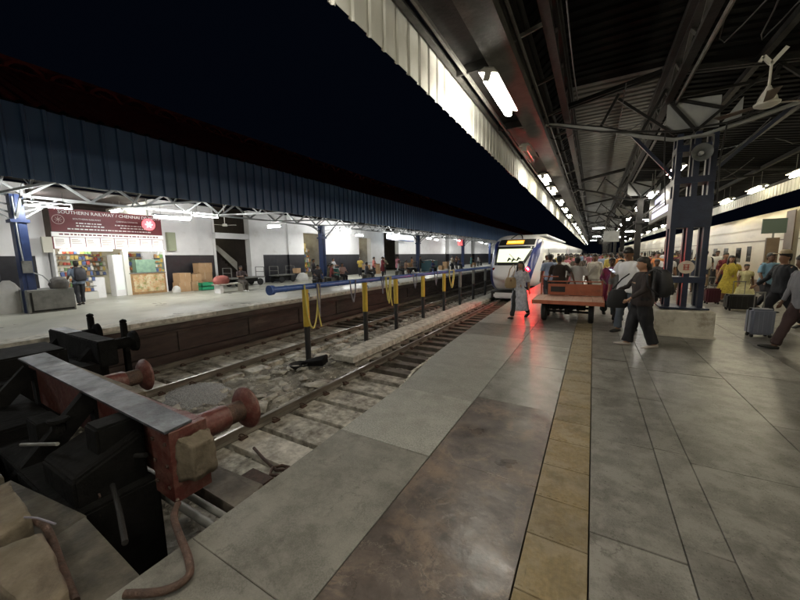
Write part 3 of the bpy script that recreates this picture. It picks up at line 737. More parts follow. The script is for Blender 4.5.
# longitudinal lattice girders along both sides of the raised centre
for x in (-.66, 1.15):
    MB().box(x - .06, x + .06, -5, 118, 4.62, 4.70).build("girder_chord", steel_dark, cp)
    MB().box(x - .06, x + .06, -5, 118, 5.06, 5.14).build("girder_chord", steel_dark, cp)
    me = MB(); me.beam((x, 0, 4.7), (x, .55, 5.06), .05); me.beam((x, .55, 5.06), (x, 1.1, 4.7), .05); me = me.mesh("girder_brace", steel_mid)
    for i in range(-4, 60): link("girder_brace", me, cp, loc=(0, i * 1.1, 0))
    mb = MB(); 
    for i in range(60, 105): mb.beam((x, i * 1.1, 4.7), (x, i * 1.1 + .55, 5.06), .05); mb.beam((x, i * 1.1 + .55, 5.06), (x, i * 1.1 + 1.1, 4.7), .05)
    mb.build("girder_brace", steel_mid, cp, kind='stuff')
# transverse frames at the columns and lighter ones between
COLS = [8.9 + 8.9 * i for i in range(12)]
arc = [(-2.0, 4.78), (-.91, 4.62), (0, 4.38), (.72, 4.1), (1.25, 3.92), (1.7, 3.9), (2.32, 4.04), (3.3, 4.32), (4.6, 4.44), (6.5, 4.46)]
def frame_mb():
    mb = MB()
    for (xa, za), (xb, zb) in zip(arc, arc[1:]): mb.beam((xa, 0, za), (xb, 0, zb), .07, .07, (0, 1, 0))
    mb.beam((-1.2, 0, 4.85), (1.0, 0, 5.2), .07, .09); mb.beam((1.0, 0, 5.2), (6.5, 0, 4.5), .07, .09)
    return mb
fme = frame_mb().mesh("portal_truss", steel_dark)
mb = MB()
for a, b in (((1.15, 4.68), (1.6, 4.05)), ((1.25, 4.68), (2.0, 4.36)), ((1.6, 4.0), (2.7, 5.0)), ((1.3, 4.0), (.3, 4.9)), ((.72, 4.1), (1.1, 4.9)), ((0, 4.4), (.3, 5.0)), ((2.32, 4.06), (2.7, 4.9)), ((3.3, 4.34), (2.7, 4.95)), ((3.3, 4.34), (4.2, 4.8)), ((4.6, 4.46), (4.2, 4.8)), ((1.15, 4.7), (2.7, 4.72))):
    mb.beam((a[0], 0, a[1]), (b[0], 0, b[1]), .05)
bme = mb.mesh("truss_bracing", steel_dark)
gme = MB(); gme.add([(1.15, .06, 4.1), (1.97, .06, 4.05), (1.97, .06, 4.62), (1.15, .06, 4.68), (1.15, .072, 4.1), (1.97, .072, 4.05), (1.97, .072, 4.62), (1.15, .072, 4.68)], [(0, 1, 2, 3), (7, 6, 5, 4), (0, 4, 5, 1), (3, 2, 6, 7)])
gme = gme.mesh("gable_sheet", gable_m)
g2 = MB(); g2.add([(1.99, .06, 4.08), (2.28, .06, 4.14), (2.28, .06, 4.52), (1.99, .075, 4.08), (2.28, .075, 4.14), (2.28, .075, 4.52)], [(0, 1, 2), (5, 4, 3), (0, 2, 5, 3)])
g2 = g2.mesh("gable_sheet", gable_m)
for y in COLS:
    for me in (fme, bme, gme, g2): link(me.name.split('.')[0], me, cp, loc=(0, y, 0))
for i in range(26):
    y = -.1 + 4.45 * i
    if i % 2 == 0:
        mb = MB(); mb.beam((-1.2, y, 4.85), (1.0, y, 5.22), .05, .08); mb.beam((1.0, y, 5.2), (6.5, y, 4.5), .05, .08); mb.build("rafter", steel_dark, cp)
# short pale brackets from the box beam
for i in range(0, 26):
    y = 5.2 + i * 1.55
    mb = MB(); mb.beam((-1.12, y, 4.62), (-.72, y + .12, 4.78), .035, .05); mb.cbox((-.72, y + .12, 4.8), (.06, .06, .1)); mb.build("hanger_bracket", steel_grey if i % 3 == 0 else steel_mid, cp)
mb = MB()
mb.tube([(a, 8.72, b - .05) for a, b in arc[:1]] + [(a + .0, 8.72, b - .05 - .03 * math.sin(i)) for i, (a, b) in enumerate(arc[1:9])], .035, 8)
mb.build("curved_conduit", gable_m, cp, smooth=True)
mb = MB(); mb.tube([(-1.0, 8.5, 4.5), (0, 8.55, 4.2), (1.3, 8.6, 3.98), (2.0, 8.6, 4.0), (3.2, 8.5, 4.3), (5, 8.5, 4.4)], .02, 6)
mb.tube([(1.1, 8.6, 4.0), (1.12, 8.6, 3.5), (1.2, 8.62, 2.6)], .012, 5); mb.tube([(2.0, 8.6, 4.0), (1.95, 8.6, 3.4), (1.97, 8.62, 2.6)], .014, 5)
mb.build("electric_cable", rubber, cp, smooth=True)

# slack cables and conduits under the roof
rr = random.Random(21)
for k in range(14):
    y = 3 + k * 3.1; x0, x1 = rr.choice(((-1.1, .9), (1.2, 5.1), (1.3, 1.95), (-1.3, 1.1), (2.0, 5.2))); z0, z1 = 4.65, rr.uniform(4.4, 4.7); sag = rr.uniform(.08, .35)
    MB().tube([(x0 + (x1 - x0) * t / 10, y + .6 * math.sin(t), z0 + (z1 - z0) * t / 10 - sag * 4 * (t / 10) * (1 - t / 10)) for t in range(11)], .009, 5).build("electric_cable", rubber, cp, smooth=True)
for k in range(8):
    x = rr.uniform(-.9, 5.5); y = 4 + k * 3.7
    MB().tube([(x, y + t * .5, 4.72 - .5 * (x > 3.8) * .3 - .12 * math.sin(math.pi * t / 8)) for t in range(9)], .011, 5).build("electric_cable", rubber, cp, smooth=True)
MB().tube([(-1.03, -5, 4.62), (-1.03, 118, 4.62)], .025, 7).build("conduit", steel_mid, cp, smooth=True)
MB().tube([(1.28, -5, 4.6), (1.28, 118, 4.6)], .03, 7).build("conduit", steel_mid, cp, smooth=True)
# columns of the near canopy
def column(y, near):
    c = thing("canopy_column", "near navy lattice column on a flaking limewashed block" if near else "dark canopy column standing on the platform among the crowd", "column", (1.62, y, 0), group=None if near else "farther canopy columns on the near platform")
    if not near:
        MB().box(-.11, .11, -.1, .1, 0, 3.9).build("column_shaft", steel_dark, c)
        MB().box(-.2, .2, -.14, .14, 2.9, 3.0).build("capital", steel_dark, c)
        mb = MB(); mb.beam((-.1, 0, 3.2), (-1.1, 0, 4.2), .06); mb.beam((.1, 0, 3.2), (1.4, 0, 4.3), .06); mb.build("knee_brace", steel_dark, c)
        MB().slab([(-.35, -.35), (.35, -.35), (.35, .35), (-.35, .35)], 0, .45, .02).build("column_base", plaster, c)
        return c
    for dx in (-.25, 0.02, .27):
        MB().box(dx - .045, dx + .045, -.2, -.08, .48, 3.95).build("column_leg", navy_m, c)
        MB().box(dx - .045, dx + .045, .12, .24, .48, 3.95).build("column_leg", navy_m, c)
    for z in (1.05, 2.15, 3.0, 3.6): MB().box(-.3, .32, -.21, .25, z, z + (.12 if z != 2.15 else .6)).build("batten_plate", navy_m, c)
    mb = MB(); mb.beam((-.3, 0, 3.2), (-1.1, 0, 4.2), .06); mb.beam((.3, 0, 3.2), (1.4, 0, 4.3), .06); mb.build("knee_brace", navy_m, c)
    mb = MB(); q = [(-.47, -.5), (.46, -.47), (.47, .62), (-.45, .6)]
    mb.slab(q, 0, (.5, .53, .52, .5), .03)
    o = mb.build("column_base", plaster, c)
    MB().box(-.38, .4, -.3, .34, .53, .56).build("base_plate", navy_m, c)
    MB().box(-.48, .48, -.52, -.49, 0.0, .04).build("base_skirt", plaster, c)
    return c
for i, y in enumerate(COLS[:9]): col_ = column(y, i == 0)
# round disc sign on the near column
t = thing("column_sign", "small round pale sign with red emblem on the near navy column", "sign", (1.62, 8.66, 1.37))
MB().lathe([(0, 0), (.13, 0), (.13, .015), (0, .015)], 24, (0, 0, 0), 'y').build("disc", M("sign_cream", (.6, .52, .42), rough=.5), t)
mb = MB()
for a, b in (((-.05, -.05), (.05, -.05)), ((-.05, 0), (.05, 0)), ((-.05, .05), (.05, .05)), ((-.03, -.05), (-.03, .05)), ((.03, -.05), (.03, .05))): mb.beam((a[0], -.006, a[1]), (b[0], -.006, b[1]), .012)
mb.build("emblem", M("sign_red", (.45, .06, .05), rough=.5), t)

# fluorescent fixtures ------------------------------------------------
def fixture(L_, tube, hood=True, name="tube_light", stem=0):
    t = thing(name)
    mb = MB(); h = L_ / 2
    if hood:
        vs = [(-.14, -h, -.045), (-.07, -h, .01), (.07, -h, .01), (.14, -h, -.045)]; n = 4
        vv = vs + [(x, h, z) for x, y, z in vs]; vv += [(x, y, z + .012) for x, y, z in vv]
        fs = [(i, i + 1, 4 + i + 1, 4 + i) for i in range(3)] + [(8 + i + 1, 8 + i, 12 + i, 12 + i + 1) for i in range(3)] + [(0, 1, 2, 3), (7, 6, 5, 4)]
        mb.add(vv, fs); mb.build("reflector", fix_m, t)
    else: mb.box(-.03, .03, -h, h, -.0, .04).build("batten", fix_m, t)
    for s in (-1, 1):
        MB().box(-.045, .045, s * h * .97 - .02, s * h * .97 + .02, -.15, .0).build("lamp_holder", fix_m, t)
    xs = (-.045, .045) if hood else (0,)
    for x in xs:
        MB().lathe([(.0, 0), (.016, 0), (.016, L_ * .92), (0, L_ * .92)], 6, (x, -L_ * .46, -.13), 'y').build("tube", tube, t)
    if stem: MB().tube([(0, -h * .6, .03), (0, -h * .6, stem)], .008, 5).tube([(0, h * .6, .03), (0, h * .6, stem)], .008, 5).build("hanger", steel_grey, t)
    return t
off_m = M("tube_unlit", (.5, .5, .5), rough=.3)
def place(proto_args, x, y, z, rz, label, group=None, tilt=0):
    f = fixture(*proto_args); f.location = (x, y, z); f.rotation_euler = (0, tilt, rz); tag(f, label, "tube light", group); return f
near_lbl = {5.85: "twin tube light in white tray, largest and nearest under the left fascia"}
ln = [5.85, 12.3, 14.6, 18.1, 21.3, 25.0, 28.5, 32.4, 36.5, 40.5, 45, 50, 55, 61, 67, 74, 82, 92, 104]
for i, y in enumerate(ln):
    place((1.5 if i == 0 else 1.2, off_m if i in (6, 11) else tube_m if i % 3 != 2 else tube_w), -1.5 if i else -1.42, y, 4.18 if i else 4.3, 0, near_lbl.get(y, {1: "second lit tube light under the left fascia, after the unlit gap", 2: "third lit tube light under the left fascia", 3: "fourth lit tube light under the left fascia"}.get(i, "unlit tube light in the far part of the row under the left fascia" if i in (6, 11) else "lit tube light in the far part of the row under the left fascia")), None if i < 4 else "far tube lights under the left fascia", tilt=.25 if i == 0 else 0)
place((1.2, off_m), -1.5, 9.1, 4.2, 0, "unlit tube light under the left fascia between the first and second lit ones")
for i, y in enumerate([1.2, -2.2, -5.5]):  # unseen fixtures added out of frame to light foreground and fascia
    place((1.5, tube_m), -1.45, y, 4.3, 0, "added unseen tube light continuing the left fascia row, lighting the foreground", "added unseen tube lights lighting the foreground")
rowA = [12.6, 17.0, 21.8, 27.9, 33.3, 39.9, 46, 53, 61, 70, 80, 92]
for i, y in enumerate(rowA):
    place((1.2, tube_m, True, "tube_light", .8), 1.93, y, 4.03, 0, ["first hanging tube light past the near column, beside the loudspeaker", "second hanging tube light past the column, above the display board", "third hanging tube light past the near column"][i] if i < 3 else "lit hanging tube light in the far middle row of the canopy", None if i < 3 else "far hanging tube lights of the middle row")
rowB = [14.75, 18.0, 21.3, 26.5, 31.5, 37.5, 42, 47, 53, 60, 68, 78, 90]
for i, y in enumerate(rowB):
    place((1.3, tube_w if i < 3 else tube_m, True, "tube_light", .5), 5.2, y, 4.03, 0, ["tube light nearest the right fascia, at the picture's edge", "long tube light in front of the brightest stretch of right fascia", "tube light just right of the near navy column's head"][i] if i < 3 else "lit tube light in the far part of the row by the right fascia", None if i < 3 else "far tube lights by the right fascia")
for (x, y) in ((.3, 54), (-.1, 70), (.3, 36), (3.4, 30), (3.3, 44), (3.4, 58)):
    place((1.0, tube_c, True, "tube_light", .6), x, y, 4.03, R(90), "lit crosswise tube light far along the canopy", "far crosswise tube lights")
for y in (4.6, -2.5):  # unseen lamps added to carry on the right and middle rows
    place((1.2, tube_w, True, "tube_light", .5), 5.2, y, 4.03, 0, "added unseen tube light continuing the right row, lighting the foreground", "added unseen tube lights lighting the foreground")
place((1.2, tube_m, True, "tube_light", .8), 1.93, -2.5, 4.03, 0, "added unseen hanging tube light continuing the middle row")
# loudspeaker
sp = thing("loudspeaker", "round grey horn loudspeaker hanging at the head of the near column", "loudspeaker", (1.66, 8.45, 3.5), R(0))
MB().lathe([(.04, .28), (.04, .16), (.055, .11), (.1, .05), (.145, 0), (.157, -.008), (.16, .0), (.148, .01), (.105, .06), (.06, .13), (.0, .15)], 28, (0, 0, 0), 'y').build("horn", M("speaker_grey", (.16, .17, .17), rough=.45), sp, smooth=True)
MB().lathe([(0, .03), (.03, .035), (.042, .07), (.042, .12), (0, .13)], 18, (0, 0, 0), 'y').build("driver_dome", M("speaker_dome", (.5, .5, .5), rough=.3), sp, smooth=True)
mb = MB(); mb.beam((-.16, .08, 0), (-.16, .08, .3), .02); mb.beam((.16, .08, 0), (.16, .08, .3), .02); mb.beam((-.17, .08, .3), (.17, .08, .3), .02, .03); mb.build("yoke", steel_grey, sp)
# ceiling fan
cf = thing("ceiling_fan", "white ceiling fan hanging on a rod from a hooked bracket", "ceiling fan", (2.03, 7.0, 3.72))
fanw = M("fan_cream", (.55, .54, .48), (.64, .62, .55), sc=3, rough=.45)
MB().lathe([(0, -.03), (.08, -.03), (.135, .0), (.14, .025), (.11, .045), (.1, .09), (.07, .16), (.04, .21), (.025, .25), (0, .25)], 26).build("motor_housing", fanw, cf, smooth=True)
MB().tube([(0, 0, .24), (0, 0, .56)], .016, 8).build("down_rod", fanw, cf, smooth=True)
mb = MB(); mb.beam((0, 0, .54), (-.09, 0, .66), .03, .05); mb.beam((0, 0, .54), (.14, 0, .72), .03, .05); mb.beam((-.09, 0, .66), (-.12, 0, .6), .03, .04); mb.build("hook_bracket", fanw, cf)
bl = M("fan_blade_brown", (.1, .07, .05), rough=.5)
for k in range(3):
    a = R(20 + 120 * k); rot = Matrix.Rotation(a, 3, 'Z')
    mb = MB(); q = [(.12, -.05), (.72, -.075), (.74, .06), (.2, .04)]
    vs = [tuple(rot @ Vector((x * .8, y, .02 + y * .15))) for x, y in q]; mb.add(vs + [(x, y, z + .006) for x, y, z in vs], [(3, 2, 1, 0), (4, 5, 6, 7), (0, 1, 5, 4), (1, 2, 6, 5), (2, 3, 7, 6), (3, 0, 4, 7)])
    mb.build("blade", bl, cf)
# hanging display board, parallel to the platform, seen from the left
db = thing("display_board", "black hanging display board with lit lavender lines beside the near column", "display board", (2.3, 18.0, 3.3))
MB().box(0, .14, -2.9, 2.9, -.28, .9).build("casing", black_p, db, bevel=.01)
scr = M("screen_lavender", (.3, .3, .4), em=(.72, .68, 1.0), es=.8)
MB().box(-.006, -.001, -2.2, 1.9, -.12, .12).build("lit_line", scr, db)
MB().box(-.006, -.001, -1.0, 1.2, .48, .68).build("lit_line", scr, db)
MB().box(-.006, -.001, -1.4, 1.6, .34, .38).build("lit_line", scr, db)
MB().box(-.006, -.001, -1.4, 1.9, .22, .26).build("lit_line", scr, db)
mb = MB(); mb.beam((.07, -2, .9), (.07, -2, 1.7), .04); mb.beam((.07, 2, .9), (.07, 2, 1.7), .04); mb.build("hanger", steel_grey, db)
db = thing("display_board", "small pale sign box hanging far along the platform over the crowd", "display board", (1.1, 30, 2.5))
MB().box(-.5, .5, -.1, .1, 0, .8).build("casing", gable_m, db); mb = MB(); mb.beam((-.4, 0, .8), (-.4, 0, 2.6), .05); mb.beam((.4, 0, .8), (.4, 0, 2.6), .05); mb.build("hanger", steel_grey, db)

# ================================================================== TRAIN AT THE PLATFORM
TX, TW, TZ0, TZ1 = -4.22, 1.58, -.72, 2.92
TZC, THZ, TN = (TZ0 + TZ1) / 2, (TZ1 - TZ0) / 2, 4.6
tn = thing("passenger_train", "white and blue passenger train with a lit cab standing at the platform", "train", (TX, 20.6, 0))
def outline(th):
    c, s = math.cos(th), math.sin(th)
    return (TW * math.copysign(abs(c) ** (2 / TN), c), TZC + THZ * math.copysign(abs(s) ** (2 / TN), s))
def nose(x, z):   # local y of the nose surface
    s = (min(1.3, (abs(x / TW) ** TN + abs((z - TZC) / THZ) ** TN))) ** (1 / TN)
    y = 1.5 * s ** 5
    y += max(0, z - .75) * .5 + max(0, .1 - z) * .12
    y += .25 * math.exp(-((z - .3) / .5) ** 2) * -1 * (1 - min(1, abs(x) / TW)) 
    return y
NTH = 72; SR = [0, .2, .4, .55, .68, .78, .86, .92, .96, .985, 1.0]
mb = MB(); vs = []
for s in SR:
    for k in range(NTH):
        ox, oz = outline(2 * math.pi * (k + .5) / NTH)
        x, z = ox * s, TZC + (oz - TZC) * s
        vs.append((x, nose(x, z), z))
nr = len(SR)
for yy in (3.4, 3.8, 24):
    for k in range(NTH):
        ox, oz = outline(2 * math.pi * (k + .5) / NTH); vs.append((ox, yy, oz))
fs = []
for i in range(nr + 2):
    for k in range(NTH):
        q = (k + 1) % NTH; fs.append((i * NTH + k, i * NTH + q, (i + 1) * NTH + q, (i + 1) * NTH + k))
mb.add(vs, fs); mb.build("body", tr_white, tn, smooth='all')
def patch(name, left, right, zs, mat, parent, off=.012, nx=14, y=None, smooth='all', **k):
    """surface patch on the nose: x between left(z) and right(z)"""
    vs = []; fs = []
    for z in zs:
        a, b = left(z), right(z)
        for i in range(nx + 1):
            x = a + (b - a) * i / nx; vs.append((x, nose(x, z) - off, z))
    m_ = nx + 1
    for j in range(len(zs) - 1):
        for i in range(nx): fs.append((j * m_ + i, j * m_ + i + 1, (j + 1) * m_ + i + 1, (j + 1) * m_ + i))
    nv = len(vs); vs += [(x, yy + off + .02, z) for x, yy, z in vs]
    fs += [tuple(i + nv for i in f[::-1]) for f in fs]
    mb = MB(); mb.add(vs, fs); return mb.build(name, mat, parent, smooth=smooth, fix=False, **k)
lin = lambda a, b, n: [a + (b - a) * i / (n - 1) for i in range(n)]
ws = patch("windscreen_surround", lambda z: -1.06 + .03 * (z - 1.3), lambda z: .72 + .5 * (z - 1.08), lin(1.04, 2.18, 9), black_p, tn)
cabm = M("cab_window_lit", (.3, .32, .2), (.45, .45, .3), sc=2, rough=.12, em=(.88, .95, .62), es=.8)
patch("windscreen", lambda z: -.9 + .03 * (z - 1.3), lambda z: .58 + .5 * (z - 1.15), lin(1.22, 2.02, 9), cabm, ws, off=.03)
mb = MB()
for x, z in ((-.15, 1.35), (.1, 1.32), (.38, 1.38)):
    y = nose(x, z) - .035; mb.tube([(x - .1, y, z - .08), (x, y, z + .1), (x + .12, y - .0, z + .02)], [.05, .07, .03], 6)
mb.tube([(.3, nose(.3, 1.3) - .04, 1.25), (-.2, nose(-.2, 1.7) - .04, 1.72)], .014, 5)
mb.build("wiper_and_controls", steel_dark, ws)
hb = patch("display_band", lambda z: -.98, lambda z: 1.12, lin(2.24, 2.62, 6), black_p, tn)
amber = M("amber_led_display", (.6, .3, .02), em=(1.0, .42, .03), es=.8)
patch("led_display", lambda z: -.5, lambda z: .52, lin(2.31, 2.55, 4), amber, hb, off=.024)
mb = MB(); rr = random.Random(4); x = -.42
while x < .44:
    h = rr.choice((.03, .05, .05)); mb.box(x, x + .045, nose(x, 2.43) - .045, nose(x, 2.43) - .03, 2.43 - h, 2.43 + h); x += .075
mb.build("led_characters", M("amber_led_bright", (.8, .6, .2), em=(1, .75, .3), es=1.2), hb)
# blue sweeps on both cheeks
patch("blue_cheek_panel", lambda z: -TW * .995 * (1 - max(0, (abs((z - TZC) / THZ)) ** TN)) ** (1 / TN) * .985, lambda z: -1.08 - .06 * math.sin(z * 2), lin(-.55, 2.55, 22), tr_blue, tn, nx=8)
patch("blue_cheek_panel", lambda z: (.45 + .62 * max(0, min(1, (z + .6) / 2.6)) ** .7) + (.12 if z > 2 else 0), lambda z: (.9 + .52 * max(0, min(1, (z + .5) / 2.2)) ** .8), lin(-.55, 2.6, 22), tr_blue, tn, nx=8)
patch("black_lower_valance", lambda z: .35, lambda z: 1.25, lin(-.62, -.2, 5), black_p, tn, off=.014)
MB().box(-1.1, 1.1, .35, 1.6, -1.0, -.66).build("skirt", tr_white, tn, bevel=.08)
MB().box(-1.3, 1.3, .6, 24, -1.0, -.6).build("underframe", black_p, tn)
patch("coupler_hatch", lambda z: -.42, lambda z: .3, lin(-.4, .15, 5), tr_white, tn, off=.02)
mb = MB(); mb.tube(smooth_path([(-.34, nose(-.34, 2.66) - .01, 2.66), (-.2, nose(-.2, 2.8) + .1, 2.86), (0, nose(0, 2.8) + .2, 2.96), (.2, nose(.2, 2.8) + .1, 2.86), (.34, nose(.34, 2.66) - .01, 2.66)]), .03, 8); mb.build("roof_lamp_arch", steel_dark, tn, smooth=True)
hood = MB()  # shield added to keep the red tail light off the canopy ceiling
for j in range(9):
    a0, a1 = math.pi * j / 9, math.pi * (j + 1) / 9
    ly = nose(.93, .82)
    hood.add([(.93 + .1 * math.cos(a), yy, .82 + .1 * math.sin(a)) for a in (a0, a1) for yy in (ly + .1, ly - .2)] + [(.93 + .115 * math.cos(a), yy, .82 + .115 * math.sin(a)) for a in (a0, a1) for yy in (ly + .1, ly - .2)], [(0, 1, 3, 2), (4, 6, 7, 5), (1, 5, 7, 3)])
hood.build('added_lamp_shield', tr_blue, tn)
for x, z, mt, nm in ((.93, .82, M("tail_lamp_red", (.9, .02, .02), em=(1.0, .0006, .001), es=1700), "tail_lamp"), (-1.05, .82, M("tail_lamp_unlit", (.2, .02, .02), rough=.2), "tail_lamp")):
    MB().lathe([(0, -.03), (.08, -.03), (.09, 0), (.09, .08), (0, .08)], 18, (x, nose(x, z), z), 'y').build(nm, mt, tn, smooth=True)
# coaches
def coach_side(root, x, y0, n_win, doors, side=1, wz=(.95, 1.75), winm=None, L_=23.5):
    for d in doors:
        o = MB().box(x - .004, x + .02, y0 + d - .45, y0 + d + .45, -.05, 2.0).build("door", tr_grey, root)
        MB().box(x + .021, x + .03, y0 + d - .2, y0 + d + .2, 1.0, 1.75).build("door_window", glass_dk, o)
        MB().box(x + .018, x + .05, y0 + d + .5, y0 + d + .53, .3, 1.5).build("grab_rail", steel_grey, root)
    k = 0
    ys = y0 + 2.2
    while ys < y0 + L_ - 2:
        if all(abs(ys - y0 - d) > 1.15 for d in doors):
            MB().box(x - .002, x + .012, ys - .55, ys + .55, wz[0], wz[1]).build("window", winm or glass_dk, root)
        ys += 1.45
litw = M("coach_window_lit", (.3, .3, .25), em=(1, .93, .75), es=.35)
coach_side(tn, TW, 0, 12, [4.6, 22], winm=litw)
mb = MB(); mb.box(TW - .001, TW + .006, 3.6, 24, -.35, .25); mb.build("blue_side_band", tr_blue, tn)
mb = MB(); mb.box(-1.4, 1.4, 5, 23, TZ1 + .0, TZ1 + .12); mb.build("roof_fairing", tr_white, tn, bevel=.05)
def plain_coach(y0):
    c = thing("train_coach"); c.parent = tn; c.location = (0, y0 - 20.6, 0)
    rr = []
    for yy in (0, 23.5): rr.append([(outline(2 * math.pi * (k + .5) / 32)[0], yy, outline(2 * math.pi * (k + .5) / 32)[1]) for k in range(32)])
    MB().rings(rr).build("coach_body", tr_white, c, smooth=True)
    MB().box(-1.3, 1.3, .2, 23.2, -1.0, -.6).build("underframe", black_p, c)
    MB().box(TW, TW + .008, 0, 23.5, -.35, .25).build("blue_side_band", tr_blue, c)
    MB().box(-.9, .9, 23.5, 24.1, -.5, 2.6).build("gangway", black_p, c)
    return c
for i in range(5):
    c = plain_coach(45.6 + 24.1 * i)
    for d in (2, 21.5): MB().box(TW - .004, TW + .02, d - .45, d + .45, -.05, 2.0).build("door", tr_grey, c)
    for k in range(12): MB().box(TW - .002, TW + .012, 4 + k * 1.42, 5.1 + k * 1.42, .95, 1.75).build("window", litw if i < 2 else glass_dk, c)

# ================================================================== COACHES ON THE RIGHT
rt = thing("passenger_train", "cream passenger coaches with brown band standing along the right side", "train", (5.78, 6, 0))
RX = 5.78
def rcoach(y0, L_=22.5):
    c = thing("train_coach"); c.parent = rt; c.location = (0, y0 - 6, 0)
    prof = [(0, -.95), (0, 2.72), (.06, 2.9), (.3, 3.12), (.9, 3.3), (1.6, 3.36), (2.3, 3.3), (2.9, 3.12), (3.14, 2.9), (3.2, 2.72), (3.2, -.95)]
    rr = [[(x, yy, z) for x, z in prof] for yy in (0, L_)]
    MB().rings(rr).build("coach_body", coach_m, c, smooth=True)
    MB().box(-.012, -.001, .0, L_, 2.5, 2.56).build("cornice_rail", coach_m, c)
    MB().box(-.01, -.001, .0, L_, 2.02, 2.06).build("cornice_rail", coach_b, c)
    MB().box(-.01, -.001, .0, L_, .0, .5).build("lower_band", coach_b, c)
    MB().box(-.02, -.001, .0, .12, -.9, 2.9).build("corner_post", coach_b, c)
    MB().box(.4, 2.8, L_, L_ + .7, -.5, 2.7).build("gangway", black_p, c)
    for d in (1.3, L_ - 1.3): 
        o = MB().box(-.012, .01, d - .4, d + .4, -.05, 1.95).build("door", black_p, c)
    for d in (3.2, L_ - 3.2): MB().box(-.012, .01, d - .22, d + .22, 1.2, 1.85).build("window", glass_dk, c)
    k = 0; y = 4.4
    while y < L_ - 4: 
        o = MB().box(-.012, .01, y - .3, y + .3, 1.15, 1.8).build("window", glass_dk, c)
        y += 1.7
    return c
for y0 in (-6.4, 16.8, 40.0, 63.2, 86.4): rcoach(y0)
MB().box(-.03, 0, 10.4, 11.0, -.3, 3.0).build("brown_panel", coach_b, rt)
# signboard on bracket near the coaches
sg = thing("platform_sign", "green-grey square sign on a post in front of the right coach", "sign", (5.35, 16.6, 0))
MB().box(-.3, .3, -.03, .03, 2.25, 2.75).build("sign_face", M("sign_green_grey", (.05, .075, .06), rough=.5), sg)
MB().tube([(0, 0, 0), (0, 0, 2.25)], .03, 8).build("post", steel_grey, sg)
MB().box(-.16, .16, -.05, .05, .9, 2.1).build("notice_box", coach_b, sg)

# ================================================================== OPPOSITE PLATFORM
oc = thing("opposite_canopy", "canopy with blue corrugated fascia and pale lattice truss over the opposite platform", "canopy", (-10.7, 0, 0))
bf = fascia_mesh(1.0, 3.48, 5.02, 1 / 3, .05, .006, bluesheet)
bv = [v.co.x for v in bf.vertices]
for v in bf.vertices: v.co.x = -v.co.x
bf.flip_normals()
for i in range(-8, 125):
    link("fascia_sheet", bf, oc, loc=(random.uniform(-.006, .006), i * 1.0, random.uniform(-.012, .012)))
MB().box(-.12, -.05, -8, 118, 3.5, 3.58).build("fascia_rail", steel_grey, oc)
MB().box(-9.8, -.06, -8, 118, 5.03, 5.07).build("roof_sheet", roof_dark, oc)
for i in range(0, 30):
    y = -4 + i * 3.6
    mb = MB(); mb.beam((-5.8, y, 4.65), (-.1, y, 4.9), .08, .12); mb.beam((-5.8, y, 3.9), (-.1, y, 3.6), .05, .07)
    mb.beam((-5.8, y, 3.9), (-4.2, y, 4.7), .045); mb.beam((-4.2, y, 4.7), (-2.6, y, 3.75), .045); mb.beam((-2.6, y, 3.75), (-1.2, y, 4.8), .045); mb.build("rafter_truss", gable_m, oc)
# lattice truss along the columns
MB().box(-5.85, -5.77, -6, 118, 4.5, 4.58).build("truss_chord", gable_m, oc)
MB().box(-5.85, -5.77, -6, 118, 3.84, 3.92).build("truss_chord", gable_m, oc)
tb = MB(); tb.beam((-5.81, 0, 3.9), (-5.81, .85, 4.52), .075); tb.beam((-5.81, .85, 4.52), (-5.81, 1.7, 3.9), .075); tb = tb.mesh("truss_diagonal", gable_m)
for i in range(-4, 50): link("truss_diagonal", tb, oc, loc=(0, i * 1.7 + .4, 0))
for i in range(0, 5):
    y = 3.5 + i * 14.7
    mb = MB()
    for s in (-1, 1):
        for k in range(3): mb.beam((-5.81, y, 3.0 + .28 * k), (-5.81, y + s * (1.1 + .35 * k), 3.88), .05)
    mb.beam((-5.81, y, 3.0), (-4.5, y, 4.1), .06)
    mb.build("bracket_fan", gable_m, oc)
# columns
for i, y in enumerate([3.55, 17.9, 32.8, 47.3, 62, 77]):
    c = thing("canopy_column", ["blue column with pale cables rising from a grey box plinth on the opposite platform", "blue column beside the green bin on the opposite platform", "dark column beside the teal stall on the opposite platform"][i] if i < 3 else "dark column in the far part of the opposite platform", "column", (-16.5, y, 0), group=None if i < 3 else "far columns on the opposite platform")
    MB().box(-.19, .19, -.15, .15, 0, 3.9).build("shaft", blue_col, c)
    MB().box(-.21, .21, -.05, .05, .0, 3.9).build("flange", blue_col, c)
    MB().box(-.26, .26, -.22, .22, 3.0, 3.1).build("capital", blue_col, c)
    if i == 0:
        MB().box(.19, .24, -.12, .12, 1.35, 1.75).build("junction_box", steel_grey, c)
        MB().tube([(.22, .12, 1.35), (.3, .3, 1.25), (.28, .5, .95), (.25, .7, .75)], .018, 6).build("cable", gable_m, c, smooth=True)
        MB().tube([(.23, -.1, 3.8), (.23, -.1, 2.4), (.25, -.08, 1.75)], .02, 6).build("cable", gable_m, c, smooth=True)
pb = thing("plinth_box", "grey box plinth standing round the foot of the nearest blue column", "plinth", (-16.5, 3.95, 0))
MB().slab([(-.6, -.55), (.45, -.55), (.45, .6), (-.6, .6)], 0, .78, .015).build("box", steel_grey, pb); MB().box(.45, .47, -.5, .55, .04, .1).box(.45, .47, -.5, -.45, .1, .7).build("trim", steel_dark, pb)
